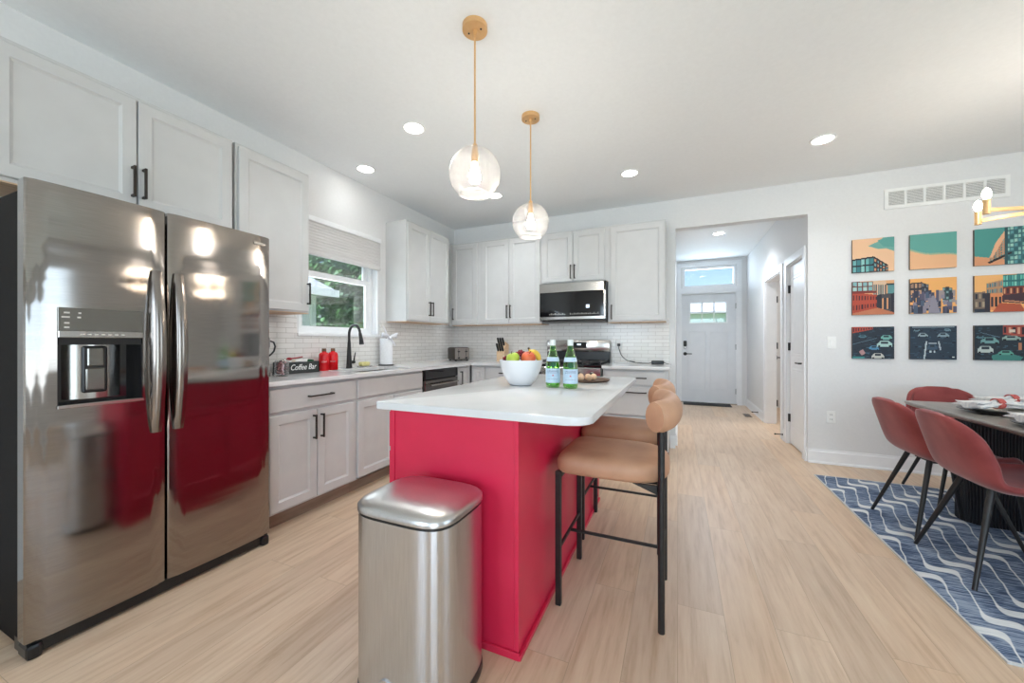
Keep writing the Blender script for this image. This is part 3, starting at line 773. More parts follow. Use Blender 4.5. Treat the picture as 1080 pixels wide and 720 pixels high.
# ------------------------------------------------------------------ bar stools
M_leather = noisy('tan_leather', rgb(180, 134, 104), rgb(200, 154, 122), 7, .5, b=.08, bd=.002, detail=5)
def stool(loc, label):
    r = thing('bar_stool', label, 'stool', loc, 0, 'tan leather bar stools')
    # seat: rounded slab, straight front (towards -x), rounded back
    lp = []
    def outline(off, z, n=44):
        o = []
        for i in range(n):
            a = 2 * PI * i / n; c, s = math.cos(a), math.sin(a); k = 7.5 if c < 0 else 2.9
            o.append((.003 + (.238 - off) * math.copysign(abs(c) ** (2 / k), c), (.212 - off) * math.copysign(abs(s) ** (2 / k), s), z))
        return o
    for off, z in ((.03, .585), (.010, .59), (0, .605), (0, .640), (.006, .656), (.022, .668), (.05, .674), (.10, .677), (.17, .679), (.205, .6795)): lp.append(outline(off, z))
    obj('seat', B().rings(lp), M_leather, r, smooth=70)
    b = B(); lg = .0125
    b.box(-.228, -.203, -.205, .205, .565, .588, .002); b.box(-.203, .20, -.12, -.10, .568, .587); b.box(-.203, .20, .10, .12, .568, .587); b.box(.195, .22, -.19, .19, .565, .588)
    b.rings([[(.10, y, .586), (.212, y, .586), (.212, y, .545)] for y in (-.19, -.175)]); b.rings([[(.10, y, .586), (.212, y, .586), (.212, y, .545)] for y in (.175, .19)])
    obj('seat_frame', b, M_black, r)
    for s in (-1, 1):
        obj('leg', B().box(-.228, -.203, s * .196 - lg, s * .196 + lg, 0, .597, .003), M_black, r)
        obj('leg', B().cyl((.212, s * .19, 0), (.212, s * .19, .86), .0135, seg=16), M_black, r, smooth=40)
    b = B().box(-.222, -.210, -.2, .2, .240, .254, .002); b.box(-.216, .212, -.007, .007, .241, .253, .002); b.box(.206, .218, -.19, .19, .240, .254, .002)
    obj('stretcher', b, M_black, r)
    pts = []; n = 20
    for i in range(n + 1):
        u = -1 + 2 * i / n; pts.append((.246 - .036 * u * u - .022 * u ** 6, .232 * u, .873))
    sect = [(.064 * math.cos(2 * PI * i / 20), .047 * math.sin(2 * PI * i / 20)) for i in range(20)]
    bb = B().tube(pts, [.93] + [1] * (n - 1) + [.93], sect=sect, up=(0, 0, 1))
    obj('backrest', bb, M_leather, r, smooth=50)
    return r
stool((-.272, 1.83, 0), 'tan leather bar stool with black frame nearest the camera')
stool((-.303, 2.43, 0), 'tan leather bar stool farther along the red island')

# ------------------------------------------------------------------ pendants
def pendant(x, y, zc, label):
    r = thing('pendant_light', label, 'pendant light', (x, y, ZC), 0, 'globe pendants over the island')
    z = zc - ZC
    c = obj('canopy', B().cyl((0, 0, -.026), (0, 0, 0), .062, .062, 36).cyl((0, 0, -.05), (0, 0, -.026), .009, .012), M_brass, r, smooth=40)
    for q in (-1, 1): obj('screw', B().ball((q * .034, 0, -.028), .005, (1, 1, .6)), M_handle, c)
    obj('rod', B().cyl((0, 0, -.04), (0, 0, z + .135), .0048, seg=12), M_brass, r, smooth=40)
    obj('socket', B().cyl((0, 0, z + .085), (0, 0, z + .145), .018, .012, 20).cyl((0, 0, z + .055), (0, 0, z + .085), .016, .018), M_brass, r, smooth=40)
    prof = []; R = .128
    for i in range(25):
        a = math.radians(8 + (142 - 8) * i / 24); prof.append((R * math.sin(a), z + R * math.cos(a)))
    ri, zi = prof[-1]
    prof += [(ri + .003, zi - .004), (ri - .003, zi - .002), (ri - .005, zi + .004)]
    obj('glass_shade', B().lathe(prof, seg=48), M_globe, r, smooth=60)
    bp = [(0, z + .06), (.011, z + .055), (.015, z + .035), (.026, z + .0), (.029, z - .02), (.022, z - .042), (0, z - .052)]
    bo = obj('bulb', B().lathe(bp, seg=20), M_bulb, r, smooth=60)
    l = bpy.data.lights.new('bulb_glow', 'POINT'); l.energy = 3; l.color = (1, .96, .9); l.shadow_soft_size = .04
    lo = bpy.data.objects.new('bulb_glow', l); COL.objects.link(lo); lo.parent = r; lo.location = (0, 0, z - .08)
pendant(-.925, 1.655, 2.008, 'larger-looking glass globe pendant on brass rod nearest the camera')
pendant(-.938, 2.47, 2.006, 'farther glass globe pendant on brass rod near the range end')

# ------------------------------------------------------------------ recessed lights
def canlight(x, y, label, w=3.5):
    r = thing('recessed_light', label, 'ceiling light', (x, y, ZC), 0, 'recessed ceiling lights')
    obj('trim_ring', B().lathe([(.085, 0), (.085, -.004), (.078, -.008), (.066, -.004), (.066, 0)], seg=32), M_plug, r, smooth=40)
    obj('lens', B().cyl((0, 0, -.0035), (0, 0, -.001), .066, seg=32), M_led, r)
    area('led_glow', (0, 0, -.012), (0, 0, 0), .13, .13, w, (.90, .95, 1), 'DISK', 2.3, r)
canlight(-1.778, 2.265, 'round recessed ceiling light left of the nearer pendant')
canlight(-2.60, 2.625, 'round recessed ceiling light over the sink window', .3)
canlight(-1.796, 3.653, 'round recessed ceiling light just beside the nearer glass globe', 3.5)
canlight(-.41, 3.674, 'round recessed ceiling light before the microwave cabinets', .7)
canlight(1.035, 3.666, 'round recessed ceiling light outside the foyer opening', 3.5)
canlight(.545, 6.223, 'round recessed ceiling light inside the entry foyer', 9)

# ------------------------------------------------------------------ chandelier
r = thing('chandelier', 'brass chandelier with candle bulbs hanging over the dining table', 'chandelier', (1.92, 3.05, 1.9))
obj('canopy', B().cyl((0, 0, ZC - 1.9 - .025), (0, 0, ZC - 1.9), .07, seg=32), M_brass, r, smooth=40)
obj('stem', B().cyl((0, 0, 0), (0, 0, ZC - 1.92), .009), M_brass, r, smooth=40)
obj('hub', B().cyl((0, 0, -.04), (0, 0, .05), .035, seg=28), M_brass, r, smooth=40)
for k, dg_ in enumerate((147, 193, 250, 327, 13, 70)):
    a = math.radians(dg_)
    R = .31 if k in (0, 3) else .365
    c, s = math.cos(a), math.sin(a)
    am = obj('arm', B().tube([(0, 0, 0), (c * R, s * R, 0)], 1, sect=[(.010, -.005), (.010, .005), (-.010, .005), (-.010, -.005)], up=(0, 0, 1)), M_brass, r)
    obj('candle_cup', B().cyl((c * R, s * R, -.022), (c * R, s * R, .058), .015, seg=20), M_brass, am, smooth=40)
    obj('bulb', B().lathe([(0, .052), (.009, .06), (.017, .078), (.018, .092), (.013, .11), (.0, .125)], (c * R, s * R, 0), 16), M_bulb, am, smooth=60)
l = bpy.data.lights.new('bulb_glow', 'POINT'); l.energy = 2.5; l.color = (1, .95, .88); l.shadow_soft_size = .2
lo = bpy.data.objects.new('bulb_glow', l); COL.objects.link(lo); lo.parent = r; lo.location = (0, 0, .25)

# ------------------------------------------------------------------ return vent, switch, outlets
O = (2.135, YB, 2.475)
r = thing('air_return_vent', 'long white air return grille high on the wall above the pictures', 'vent', O)
vx0, vx1, vz0, vz1 = 1.736, 2.535, 2.385, 2.567; n = 6
b = B(); e = .028; cw = (vx1 - vx0 - 2 * e + .016) / n
b.union('y', [(vx0, vx1, vz0, vz0 + e), (vx0, vx1, vz1 - e, vz1), (vx0, vx0 + e, vz0, vz1), (vx1 - e, vx1, vz0, vz1)] + [(vx0 + e + cw * i - .016, vx0 + e + cw * i, vz0, vz1) for i in range(1, n)], YB - .013, YB - .001)
obj('frame', b, M_plug, r, origin=O)
b = B(); nl = 10
for i in range(nl):
    z = vz0 + e + (vz1 - vz0 - 2 * e) * (i + .5) / nl
    b.add(B().box(vx0 + e, vx1 - e, -.0055, .0055, -.0009, .0009).bm, Matrix.Translation((0, YB - .008, z)) @ Matrix.Rotation(math.radians(-38), 4, 'X'))
obj('louvres', b, M_plug, r, origin=O)
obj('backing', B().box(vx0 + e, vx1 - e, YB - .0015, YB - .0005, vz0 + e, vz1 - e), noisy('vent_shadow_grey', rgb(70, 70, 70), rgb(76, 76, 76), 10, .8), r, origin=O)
def plate(name, label, cat, x, z, kind):
    r = thing(name, label, cat, (x, YB, z))
    obj('cover_plate', B().box(-.036, .036, -.006, -.0005, -.058, .058, .003), M_plug, r)
    if kind == 's': obj('rocker', B().box(-.016, .016, -.010, -.005, -.032, .032, .003), M_plug, r)
    else:
        for q in (-1, 1):
            s_ = obj('socket', B().box(-.016, .016, -.0085, -.005, q * .022 - .015, q * .022 + .015, .005), M_plug, r)
            obj('slots', B().box(-.008, -.005, -.009, -.0084, q * .022 - .006, q * .022 + .006).box(.005, .008, -.009, -.0084, q * .022 - .006, q * .022 + .006), M_blackp, s_)
plate('light_switch', 'white light switch on wall left of the pictures', 'light switch', 1.353, 1.168, 's')
plate('wall_outlet', 'white power outlet low on the wall below the pictures', 'outlet', 1.349, .454, 'o')
# floor registers, door stops, mat
for (x, y, lb) in ((1.02, 7.05, 'brown floor register near the entry door corner'),):
    r = thing('floor_register', lb, 'floor vent', (x, y, 0), 0)
    b = B().box(-.05, .05, -.14, .14, 0, .004, .001)
    obj('plate', b, noisy('register_brown', rgb(120, 98, 78), rgb(130, 108, 86), 20, .5), r)
    b = B()
    for i in range(14): b.box(-.038, .038, -.122 + .0185 * i, -.113 + .0185 * i, .004, .0046)
    obj('slots', b, M_blackp, r)
for (x, y, lb) in ((XFR - .014, 7.0, 'dark spring door stop on the far foyer baseboard'), (XFR - .020, 5.435, 'dark spring door stop between the two foyer doors')):
    t = obj('door_stop', B().tube([(0, 0, 0), (-.075, 0, .0)], .006).cyl((-.07, 0, 0), (-.085, 0, 0), .009).cyl((0, 0, 0), (-.006, 0, 0), .012), M_black); t.location = (x, y, .07)
    tag(t, lb, 'door stop')
M_mat = noisy('entry_mat', rgb(38, 38, 40), rgb(58, 58, 60), 60, .95, b=.4, bd=.004)
t = obj('door_mat', B().box(-.40, .40, -.14, .14, 0, .010, .003), M_mat); t.location = (.50, YF - .17, 0)
tag(t, 'dark grey door mat at the foot of the entry door', 'mat')

# ------------------------------------------------------------------ rug
M_rug = mat('rug_weave', (.3, .35, .45), .95)
m = M_rug
tc = N(m, 'ShaderNodeTexCoord'); sp = N(m, 'ShaderNodeSeparateXYZ'); L(m, tc.outputs['Object'], sp.inputs[0])
wob = ntex(m, coords(m, (5, 5, 5)), 1, 2)
X_ = mathn(m, 'ADD', sp.outputs[0], mathn(m, 'MULTIPLY', mathn(m, 'SUBTRACT', wob, .5), .035))
Y_ = mathn(m, 'SUBTRACT', sp.outputs[1], mathn(m, 'MULTIPLY', X_, .9))
th2 = mathn(m, 'MULTIPLY', Y_, 2 * PI / .40)
sn = mathn(m, 'SINE', th2)
saw = mathn(m, 'SINE', mathn(m, 'SUBTRACT', th2, mathn(m, 'MULTIPLY', sn, .55)))
g = mathn(m, 'SUBTRACT', mathn(m, 'DIVIDE', X_, .102), mathn(m, 'MULTIPLY', saw, .46))
fr = mathn(m, 'ABSOLUTE', mathn(m, 'SUBTRACT', mathn(m, 'FRACT', g), .5))
cs = mathn(m, 'COSINE', th2)
stp = mathn(m, 'POWER', mathn(m, 'ADD', mathn(m, 'MULTIPLY', cs, -.5), .5), 4)
wd = mathn(m, 'ADD', .062, mathn(m, 'MULTIPLY', stp, .25))
mask = mathn(m, 'MULTIPLY', mathn(m, 'SUBTRACT', wd, fr), 22)
mk = N(m, 'ShaderNodeClamp'); L(m, mask, mk.inputs[0])
st = ntex(m, coords(m, (6, 60, 6)), 1.5, 4, .7); blot = ntex(m, coords(m, (3, 3, 3)), 1.2, 2)
f_ = mathn(m, 'ADD', mathn(m, 'MULTIPLY', st, .75), mathn(m, 'MULTIPLY', blot, .25))
blue = ramp(m, f_, [(.40, rgb(44, 60, 86)), (.49, rgb(84, 102, 130)), (.57, rgb(146, 158, 176))])
white = ramp(m, st, [(.3, rgb(196, 200, 204)), (.6, rgb(226, 226, 224))])
mx = N(m, 'ShaderNodeMix', data_type='RGBA'); L(m, mk.outputs[0], mx.inputs[0]); L(m, blue, mx.inputs[6]); L(m, white, mx.inputs[7])
L(m, mx.outputs[2], P(m).inputs['Base Color']); bump(m, st, .3, .002)
M_bind = noisy('rug_binding', rgb(196, 198, 198), rgb(210, 210, 208), 80, .9)
O = (1.9, 3.05, 0)
r = thing('area_rug', 'blue and white wavy patterned rug under the dining table', 'rug', O)
obj('rug_field', B().box(1.108, 2.80, 1.993, 4.112, 0, .008), M_rug, r, origin=O)
b = B()
for a in ((1.10, 1.1078, 1.985, 4.12), (2.8002, 2.808, 1.985, 4.12), (1.1078, 2.8002, 1.985, 1.9928), (1.1078, 2.8002, 4.1122, 4.12)): b.box(*a, 0, .0085)
obj('binding', b, M_bind, r, origin=O)

# ------------------------------------------------------------------ dining table
M_ttop = noisy('grey_oak_top', rgb(126, 120, 113), rgb(150, 144, 136), 6, .28, sc=(6, 1, 1), detail=5)
M_flute = noisy('black_fluted_wood', rgb(24, 25, 28), rgb(32, 33, 36), 30, .3)
O = (1.98, 2.95, .008)
r = thing('dining_table', 'dark grey dining table with black fluted pedestals on the blue rug', 'table', (1.98, 2.95, .008))
lp = []
for z, e in ((.722, .03), (.735, .006), (.748, 0), (.754, .003)):
    lp.append([(x, y, z) for x, y in rrect(1.472 + e, 2.49 - e, 2.28 + e, 3.618 - e, (.05,) * 4, 6)])
obj('tabletop', B().rings(lp), M_ttop, r, smooth=30, origin=O)
def fluted(yc):
    cx, hx, hy = 1.99, .285, .105
    per = []; n = 96; Ls = 2 * (hx - hy); La = PI * hy; T = 2 * Ls + 2 * La
    sub = 6
    for i in range(n * sub):
        s = T * i / (n * sub); bulge = .0065 * abs(math.sin(PI * i / sub))
        if s < Ls: p = (-(hx - hy) + s, -hy); nn = (0, -1)
        elif s < Ls + La: a = -HP + (s - Ls) / hy; p = ((hx - hy) + hy * math.cos(a), hy * math.sin(a)); nn = (math.cos(a), math.sin(a))
        elif s < 2 * Ls + La: p = ((hx - hy) - (s - Ls - La), hy); nn = (0, 1)
        else: a = HP + (s - 2 * Ls - La) / hy; p = (-(hx - hy) + hy * math.cos(a), hy * math.sin(a)); nn = (math.cos(a), math.sin(a))
        per.append((cx + p[0] + nn[0] * bulge, yc + p[1] + nn[1] * bulge))
    return B().prism(per, .008, .726)
obj('pedestal', fluted(3.485), M_flute, r, smooth=40, origin=O); obj('pedestal', fluted(2.42), M_flute, r, smooth=40, origin=O)

# ------------------------------------------------------------------ dining chairs
M_velvet = noisy('dusty_rose_velvet', rgb(128, 50, 50), rgb(154, 72, 70), 7, .75, detail=4, Sheen_Weight=.3, Sheen_Roughness=.4)
def cat_rom(P_, t):
    n = len(P_) - 1; i = min(int(t * n), n - 1); f = t * n - i
    p = [P_[max(i - 1, 0)], P_[i], P_[i + 1], P_[min(i + 2, n)]]
    return [.5 * (2 * b + (c - a) * f + (2 * a - 5 * b + 4 * c - d) * f * f + (-a + 3 * b - 3 * c + d) * f ** 3) for a, b, c, d in zip(*p)]
def dchair(loc, rz, label):
    r = thing('dining_chair', label, 'chair', loc, rz, 'rose velvet dining chairs')
    prof = [(.262, .435, .15), (.235, .458, .195), (.13, .452, .226), (.0, .438, .236), (-.10, .442, .238), (-.172, .478, .236), (-.215, .55, .236), (-.243, .63, .232), (-.268, .70, .218), (-.290, .76, .185), (-.305, .795, .12)]
    bm = bmesh.new(); nu, nv = 36, 20; G = []
    for i in range(nu + 1):
        t = i / nu; x, z, w = cat_rom(prof, t); row = []
        for j in range(nv + 1):
            v = -1 + 2 * j / nv; e = abs(v) ** 3
            up = min(1, max(0, (t - .38) / .25))      # 0 seat .. 1 back
            row.append(bm.verts.new((x + .075 * e * up * (1 - .5 * max(0, t - .8) / .2), w * math.sin(v * HP * .82) / math.sin(HP * .82), z + (.045 * e * (1 - up) if t < .7 else 0) * (1 if t > .1 else t / .1))))
        G.append(row)
    for i in range(nu):
        for j in range(nv): bm.faces.new((G[i][j], G[i][j + 1], G[i + 1][j + 1], G[i + 1][j]))
    o = obj('shell', bm, M_velvet, r)
    for p in o.data.polygons: p.use_smooth = True
    md = o.modifiers.new('thick', 'SOLIDIFY'); md.thickness = .030; md.offset = -1
    ss = o.modifiers.new('round', 'SUBSURF'); ss.levels = 1; ss.render_levels = 1
    obj('under_frame', B().box(-.08, .08, -.08, .08, .424, .440), M_black, r)
    for sx in (-1, 1):
        for sy in (-1, 1):
            obj('leg', B().cyl((sx * .235 + (.0 if sx > 0 else 0), sy * .222, 0), (sx * .105, sy * .098, .446), .009, .0145, 16), M_black, r, smooth=40)
    return r
dchair((1.50, 2.722, .009), math.radians(2), 'rose velvet dining chair at table side nearest the camera')
dchair((1.495, 3.222, .009), math.radians(5), 'rose velvet dining chair at table side, the farther of the pair')
dchair((1.915, 3.90, .009), -HP, 'rose velvet dining chair behind the far end of the table')

# ------------------------------------------------------------------ place settings
M_charger = noisy('charger_black', rgb(40, 36, 34), rgb(52, 46, 42), 20, .3)
M_cream = noisy('cream_stoneware', rgb(226, 216, 200), rgb(234, 226, 212), 12, .3)
M_napkin = noisy('striped_napkin_cloth', rgb(228, 226, 222), rgb(196, 196, 200), 26, .9, sc=(1, 3, 1), detail=2)
M_ring = noisy('red_beaded_ring', rgb(168, 52, 50), rgb(200, 110, 100), 120, .6, b=.4, bd=.002)
TZ = .7625
def setting(x, y, rz, where, zz=TZ):
    t = obj('charger_plate', B().lathe([(0, 0), (.11, 0), (.158, .009), (.160, .013), (.112, .006), (0, .006)], seg=48), M_charger, smooth=50); t.location = (x, y, zz); tag(t, 'black round charger plate %s' % where, 'plate')
    t = obj('dinner_plate', B().lathe([(0, .0065), (.085, .0065), (.128, .020), (.130, .024), (.084, .012), (0, .012)], seg=48), M_cream, smooth=50); t.location = (x, y, zz); tag(t, 'cream dinner plate on the black charger %s' % where, 'plate')
    # napkin gathered through a ring
    bm = bmesh.new(); nu, nv = 30, 28; G = []
    for i in range(nu + 1):
        u = -1 + 2 * i / nu; pin = .018 + .062 * min(1, abs(u) ** .8 * 1.2); row = []
        for j in range(nv):
            a = 2 * PI * j / nv
            k = 1 + .28 * math.sin(5 * a + u * 3) + .12 * math.sin(9 * a)
            yy = pin * math.cos(a) * k; h = (.016 if abs(u) > .2 else .019) * (1 + .25 * math.sin(7 * u + j))
            row.append(bm.verts.new((u * .155, yy, .047 + h * math.sin(a) * k - .006 * abs(u))))
        G.append(row)
    for i in range(nu):
        for j in range(nv): k = (j + 1) % nv; bm.faces.new((G[i][j], G[i][k], G[i + 1][k], G[i + 1][j]))
    bm.faces.new(G[0][::-1]); bm.faces.new(G[-1])
    t = obj('napkin', bm, M_napkin, smooth=80); t.location = (x, y, zz); t.rotation_euler = (0, 0, rz); tag(t, 'white striped napkin gathered on the plate %s' % where, 'napkin')
    R0, R1, hw = .0255, .030, .016; loops = []
    for rr, xx in ((R0, -hw), (R1, -hw), (R1, hw), (R0, hw)):
        loops.append([(xx, rr * math.cos(2 * PI * i / 28), .049 + rr * math.sin(2 * PI * i / 28)) for i in range(28)])
    loops.append(loops[0]); b = B(); b.rings(loops, cap0=False, cap1=False)
    t = obj('napkin_ring', b, M_ring, smooth=60); t.location = (x, y, zz); t.rotation_euler = (0, 0, rz); tag(t, 'red beaded napkin ring holding the napkin %s' % where, 'napkin ring')
setting(1.715, 3.165, math.radians(14), 'before the farther side chair')
setting(1.685, 2.70, math.radians(6), 'before the nearest side chair')
setting(1.93, 3.45, math.radians(20), 'at the far end of the table')
t = obj('drinking_glass', B().lathe([(0, 0), (.030, 0), (.034, .12), (.0315, .12), (.028, .008), (0, .008)], seg=32), M_clear, smooth=50); t.location = (2.06, 3.30, TZ)
tag(t, 'clear straight drinking glass on the dining table', 'glass')

# ------------------------------------------------------------------ fruit bowl
M_bowl = mat('white_ceramic', rgb(238, 238, 240), .18)
v = coords(M_bowl); L(M_bowl, ramp(M_bowl, ntex(M_bowl, v, 5), [(.3, rgb(237, 237, 239)), (.7, rgb(241, 241, 243))]), P(M_bowl).inputs['Base Color'])
BX, BY, BZ = -.865, 2.115, .914
t = obj('fruit_bowl', B().lathe([(0, 0), (.055, 0), (.068, .004), (.095, .04), (.116, .085), (.127, .125), (.131, .150), (.128, .151), (.122, .125), (.110, .085), (.088, .042), (.06, .012), (0, .01)], seg=56), M_bowl, smooth=60); t.location = (BX, BY, BZ)
tag(t, 'deep white ceramic bowl of fruit on the island', 'bowl')
def fruit_mat(name, c1, c2, sc=6, rough=.35): return noisy(name, c1, c2, sc, rough, detail=4)
def apple(x, y, z, R, m, label, rot, nm='apple'):
    prof = []
    for i in range(17):
        a = PI * i / 16; rr = R * math.sin(a) * (1 + .06 * math.cos(a)); zz = R * .92 * math.cos(a) - (.22 * R * math.exp(-(a / .35) ** 2)) + (.12 * R * math.exp(-((PI - a) / .3) ** 2))
        prof.append((max(rr, 0) if 0 < i < 16 else 0, zz))
    r = thing(nm, label, nm, (x, y, z))
    o = obj('flesh', B().lathe(prof, seg=28), m, r, smooth=80); o.rotation_euler = rot
    obj('stem', B().tube([(0, 0, R * .68), (.003, 0, R * .95), (.008, 0, R * 1.12)], .0018, 6), M_stem, o)
    return r
M_stem = noisy('brown_stem', rgb(84, 60, 36), rgb(96, 72, 44), 30, .8)
# camera-facing side of the bowl is towards (+x,-y)
apple(BX - .022, BY - .072, BZ + .160, .040, fruit_mat('green_apple_skin', rgb(150, 182, 40), rgb(190, 206, 80), 9), 'green apple at the front left of the bowl', (.3, -.2, 0))
apple(BX + .062, BY - .036, BZ + .162, .043, fruit_mat('orange_red_apple_skin', rgb(206, 66, 44), rgb(226, 120, 70), 8), 'orange-red apple at the front centre of the bowl', (.25, .3, 0))
apple(BX - .06, BY + .02, BZ + .145, .038, fruit_mat('dark_red_apple_skin', rgb(130, 30, 30), rgb(160, 50, 40), 8), 'dark red apple half hidden at the left of the bowl', (0, -.3, 0))
M_ban = noisy('banana_peel', rgb(226, 184, 60), rgb(236, 200, 84), 8, .5)
r = thing('banana_bunch', 'yellow banana bunch at the right side of the bowl', 'bananas', (BX, BY, BZ))
def RT(sx, dp, z): return (sx * .916 - dp * .4, sx * .4 + dp * .916, z)   # across and behind the bowl as seen from the stools' end
for k in range(3):
    dp = -.030 + .030 * k; pts = [RT(.050 + .002 * k, .012 + dp * .2, .212), RT(.056 + .002 * k, .010 + dp * .3, .200)]
    for i in range(9):
        a = math.radians(120 - 112 * i / 8); pts.append(RT(.055 + .046 * math.cos(a) + .004 * k + .008, .008 + dp * min(1, .45 + i / 6), .125 + .072 * math.sin(a)))
    rs = [.0045, .005, .008, .012, .0155, .017, .0175, .017, .016, .012, .006]
    obj('banana', B().tube(pts, rs, 10), M_ban, r, smooth=60)
obj('stem', B().tube([RT(.054, .012, .203), RT(.049, .013, .216), RT(.045, .013, .224)], .0065, 7), M_stem, r)
M_grape = mat('red_grape_skin', rgb(112, 28, 42), .22)
v = coords(M_grape); L(M_grape, ramp(M_grape, ntex(M_grape, v, 30), [(.3, rgb(96, 22, 34)), (.7, rgb(150, 44, 56))]), P(M_grape).inputs['Base Color'])
r = thing('grape_bunch', 'dark red grape bunch heaped at the back of the bowl', 'grapes', (BX, BY, BZ)); rnd = random.Random(4)
gb = B().ball((0, 0, 0), .0105, sub=2); g0 = obj('grape', gb, M_grape, r, smooth=80); first = True
for k in range(96):
    if k < 70: sx = rnd.uniform(-.095, .050); dp = rnd.uniform(-.005, .055); z = .148 + .052 * math.exp(-((sx + .004) / .042) ** 2) * rnd.uniform(.1, 1) + rnd.uniform(0, .010)
    elif k < 82: sx = rnd.uniform(.005, .030); dp = rnd.uniform(-.055, -.01); z = rnd.uniform(.138, .166)
    else: sx = rnd.uniform(-.105, -.082); dp = rnd.uniform(-.045, .02); z = rnd.uniform(.138, .166)
    if first: g = g0; first = False
    else: g = g0.copy(); COL.objects.link(g); g.parent = r
    g.location = RT(sx, dp, z)

# ------------------------------------------------------------------ bottles
M_bglass = thin_glass('green_bottle_glass', (.62, .92, .46), .02, .05)
M_cap = noisy('bottle_cap', rgb(222, 228, 226), rgb(232, 236, 234), 20, .35)
M_lab = noisy('pale_blue_label', rgb(186, 212, 232), rgb(206, 224, 238), 40, .6)
M_labdk = noisy('label_dark_green', rgb(20, 82, 52), rgb(28, 94, 60), 40, .6)
M_ink = noisy('label_navy_ink', rgb(38, 56, 104), rgb(46, 64, 112), 40, .6)
M_star = noisy('label_red_star', rgb(196, 60, 50), rgb(206, 70, 60), 40, .6)
def wrap(bm, R, zc, ang):
    """bend flat text (x,y -> around cylinder, z up)"""
    for v_ in bm.verts:
        x, y, z = v_.co; a = ang + x / R; rr = R + max(z, 0)
        v_.co = (rr * math.cos(a), rr * math.sin(a), zc + y)
    return bm
def arcpatch(R, z0, z1, a0, a1, n=20):
    lp = []
    b = bmesh.new(); A = []
    for i in range(n + 1):
        a = a0 + (a1 - a0) * i / n; A.append([b.verts.new((q * math.cos(a), q * math.sin(a), z)) for q, z in ((R, z0), (R, z1))])
    for p, q in zip(A, A[1:]): b.faces.new((p[0], q[0], q[1], p[1]))
    return b
def disc_patch(R, zc, ang, rad, n=20):
    b = bmesh.new(); c = b.verts.new((0, 0, 0)); vs = [b.verts.new((rad * math.cos(2 * PI * i / n), rad * math.sin(2 * PI * i / n), 0)) for i in range(n)]
    for i in range(n): b.faces.new((c, vs[i], vs[(i + 1) % n]))
    return wrap(b, R, zc, ang)
def bottle(x, y, label):
    r = thing('water_bottle', label, 'bottle', (x, y, .914), 0, 'green bottles on the island')
    ang = math.atan2(-y, -x)
    out = [(0, .004), (.034, .0), (.039, .005), (.0405, .012), (.0405, .115), (.0395, .130), (.034, .160), (.0265, .190), (.0195, .212), (.0155, .235), (.0140, .252), (.0145, .256), (.0145, .262)]
    inn = [(.0115, .262), (.0120, .235), (.0165, .211), (.0235, .189), (.031, .159), (.0370, .129), (.0375, .115), (.0375, .014), (.032, .010), (0, .012)]
    obj('glass_body', B().lathe(out + inn, seg=40), M_bglass, r, smooth=50)
    cp = obj('cap', B().cyl((0, 0, .247), (0, 0, .270), .0165, .016, 24), M_cap, r, smooth=40)
    obj('foil_collar', B().lathe([(.0162, .237), (.0158, .247), (.0150, .247), (.0145, .237)], seg=24), M_cap, r, smooth=40)
    lb = obj('front_label', B().lathe([(.0411, .028), (.0411, .108), (.0407, .108), (.0407, .028), (.0411, .028)], seg=48), M_lab, r, smooth=40)
    obj('label_text', wrap(text_bm('S.PELLEGRINO', .0105, .0002), .0414, .094, ang), M_ink, lb)
    obj('label_text', wrap(text_bm('SPARKLING NATURAL MINERAL WATER', .0036, .0002), .0414, .050, ang), M_ink, lb)
    s_ = bmesh.new(); vs = [s_.verts.new(((.0065 if i % 2 == 0 else .0026) * math.sin(PI * i / 5), (.0065 if i % 2 == 0 else .0026) * math.cos(PI * i / 5), 0)) for i in range(10)]; c = s_.verts.new((0, 0, 0))
    for i in range(10): s_.faces.new((c, vs[i], vs[(i + 1) % 10]))
    obj('red_star', wrap(s_, .0416, .070, ang), M_star, lb)
    obj('blue_rule', arcpatch(.0414, .084, .0855, ang - .8, ang + .8), M_ink, lb)
    nb = obj('shoulder_emblem', disc_patch(.0412, .128, ang, .0155), M_labdk, r)
    nk = obj('neck_label', B().lathe([(.0372, .148), (.0322, .172), (.0316, .172), (.0366, .148)], seg=40), M_lab, r, smooth=40)
    g_ = obj('neck_seal', disc_patch(.0178, .222, ang, .009), M_labdk, r)
    for o_ in (nb,):
        for v_ in o_.data.vertices:
            # lean the emblem onto the tapering shoulder
            if v_.co.z > .118: 
                k_ = 1 - (v_.co.z - .118) * 5.2 * .45; v_.co.x *= k_; v_.co.y *= k_
    return r
bottle(-.652, 2.075, 'green glass sparkling water bottle nearest the fruit bowl')
bottle(-.547, 2.065, 'green glass sparkling water bottle nearest the egg tray')

